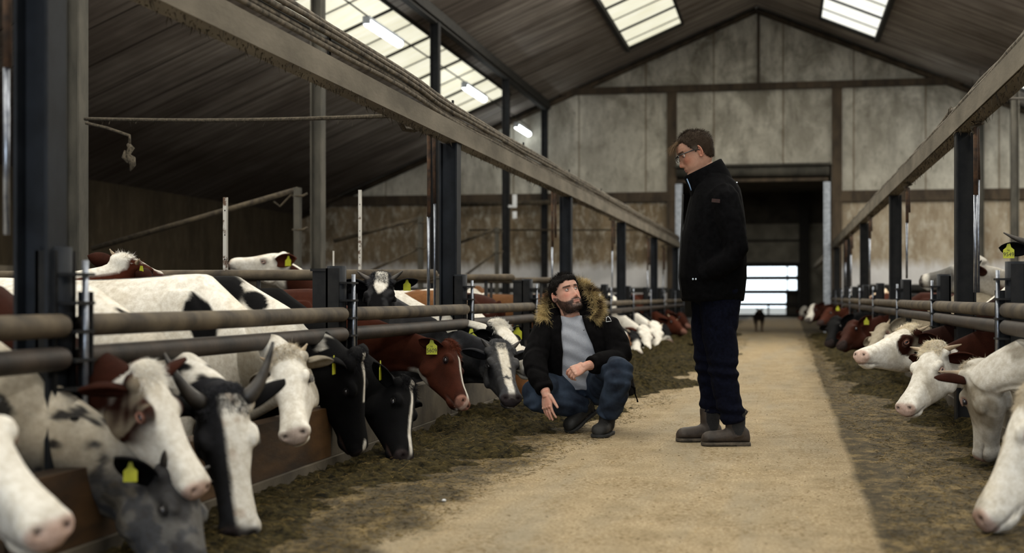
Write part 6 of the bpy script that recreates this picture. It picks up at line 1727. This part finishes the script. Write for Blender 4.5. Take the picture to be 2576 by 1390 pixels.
for s in (-1, 1):
    mb = MB(); mb.tube([(s * .05, -.22, .525), (s * .075, -.225, .55), (s * .085, -.25, .525)], [.022, .018, .006], 8); mb.build('ear', M['coat'], dg)
    mb = MB(); mb.ellipsoid((s * .032, -.318, .492), (.009, .009, .009)); mb.build('eye', M['eye'], dg)
for ch in dg.children:
    if ch.name.startswith(('tail', 'ear')):
        a = ch.data.attributes.new('coat', 'FLOAT_COLOR', 'POINT'); a.data.foreach_set('color', np.tile([.012, .010, .009, 1], len(ch.data.vertices)).astype(np.float32))
mb = MB(); mb.ellipsoid((0, -.372, .447), (.016, .012, .012)); mb.build('nose', M['eye'], dg)

# ------------------------------------------------------------------ silage, straw, crumbs
M['silage'] = simple('dark_silage', (.007, .006, .0025), (.068, .052, .018), 30, .95, 0, .9, 60, lo=.36, hi=.70, spec=.1, bdist=.02)
def silage(name, x0, x1, edge, hgt, lab, seed, y0=2.8, y1=31.6, kerb_left=True, bumps=()):
    ys = y0 + (y1 - y0) * np.linspace(0, 1, 760) ** 1.35; xs = np.linspace(x0, x1, 60)
    X, Y = np.meshgrid(xs, ys); p = np.stack([X.ravel(), Y.ravel(), np.zeros(X.size)], 1)
    n1 = noise3(p, 1.4, seed, 3).reshape(X.shape); n2 = noise3(p, 7, seed + 1, 3).reshape(X.shape); n3 = noise3(p, 24, seed + 2, 2).reshape(X.shape)
    d = (X - x0) if kerb_left else (x1 - X)
    e = edge(Y) + .20 * n1 + .07 * n2
    cov = sstep(0, .35, e - d)
    Z = cov * hgt(Y) * (.55 + .45 * n2 + .25 * n1 + .25 * n3) * (1 - .45 * d / np.maximum(e, .1)) - .012 * (1 - cov) + .008 * (n2 + n3) * cov
    for bx, by, br, bh in bumps:
        r = np.sqrt(((X - bx) / br) ** 2 + ((Y - by) / (br * 1.25)) ** 2) * (1 + .35 * n1) + .22 * n2; Z = np.maximum(Z, bh * (1.1 - r ** 1.5) * .75 + .030 * n2 + .022 * n3 - .016)
    Z = np.maximum(Z - .002, -.03)
    co = np.stack([X, Y, Z], -1).reshape(-1, 3); ni, nj = X.shape
    k = (np.arange(ni - 1)[:, None] * nj + np.arange(nj - 1)[None]).ravel(); fs = np.stack([k, k + 1, k + nj + 1, k + nj], 1)
    keep = (co[fs][:, :, 2] > 0).any(1)
    o = quads_mesh(name, co, fs[keep], M['silage']); tag(o, lab, 'silage', None, 'stuff')
    return xs, ys, Z
def z_of(xs, ys, Z, x, y):
    i = np.clip(np.searchsorted(ys, y), 0, len(ys) - 1); j = np.clip(np.searchsorted(xs, x), 0, len(xs) - 1); return np.maximum(Z[i, j], 0)
left = silage('silage_row', -2.14, -.55, lambda y: .62 + .35 * sstep(5, 10, y) + .25 * sstep(12, 16, y), lambda y: .035 + .05 * sstep(6, 9, y) + .10 * sstep(10, 13, y),
              'dark green-brown silage strewn along the left kerb', 101, bumps=[(-1.56, 7.35, .26, .075), (-1.86, 6.35, .20, .07), (-1.55, 9.9, .5, .11), (-1.35, 13.0, .6, .18), (-1.15, 16.5, .7, .22), (-1.3, 20, .7, .22)])
right = silage('silage_row', .10, 1.22, lambda y: .46 + .25 * sstep(8, 14, y), lambda y: .045 + .03 * sstep(7, 12, y), 'dark green-brown silage strewn along the right kerb', 202, kerb_left=False,
               bumps=[])
def straw(name, n, grid, xr, edge, lab, seed, kl=True):
    r = np.random.RandomState(seed); y = 3.0 + 25 * r.rand(n) ** 1.9; w = r.rand(n) ** .85
    e = edge(y) + .12 * noise3(np.stack([0 * y, y, 0 * y], 1), 1.4, seed, 2)
    x = xr[0] + w * e if kl else xr[1] - w * e
    z = z_of(*grid, x, y) + .004
    a = r.rand(n) * 6.283; el = r.normal(size=n) * .22; d = np.stack([np.cos(a) * np.cos(el), np.sin(a) * np.cos(el), np.abs(np.sin(el))], 1)
    t = r.rand(n, 1); col = np.where(t < .36, V3((.035, .027, .010)) * (.5 + 1.0 * r.rand(n, 1)), V3((.22, .155, .055)) * (.3 + 1.0 * r.rand(n, 1)))
    o = strands(name, np.stack([x, y, z], 1), d, .012 + .050 * r.rand(n) ** 2.0, .0022, M['hair'], None, .25, .35, 2, seed, col)
    tag(o, lab, 'straw', None, 'stuff')
straw('straw', 30000, left, (-2.12, 0), lambda y: .85 + .35 * sstep(5, 10, y) + .3 * sstep(12, 16, y), 'loose straw and stalks scattered on the left silage row', 7)
straw('straw', 22000, right, (0, 1.2), lambda y: .70 + .15 * sstep(8, 14, y), 'loose straw and stalks scattered on the right silage row', 8, False)
r = np.random.RandomState(12); n = 5000; y = 3.2 + 18 * r.rand(n) ** 1.8; x = -1.5 + 2.2 * r.rand(n); a = r.rand(n) * 6.283
o = strands('feed_crumbs', np.stack([x, y, np.full(n, .002)], 1), np.stack([np.cos(a), np.sin(a), .08 * r.rand(n)], 1), .004 + .014 * r.rand(n) ** 2, .003, M['hair'], None, 0, .3, 2, 3, np.where(r.rand(n, 1) < .5, V3((.13, .09, .04)), V3((.45, .34, .18))) * (.6 + .7 * r.rand(n, 1)))
tag(o, 'brown crumbs of feed scattered over the pale passage floor', 'crumbs', None, 'stuff')
mb = MB(); c = (-1.358, 5.533, 0.006); mb.ellipsoid(c, (.009, .007, .006)); tag(mb.build('pebble', M['white_plain']), 'small white pebble on the passage floor beside the left silage', 'pebble')
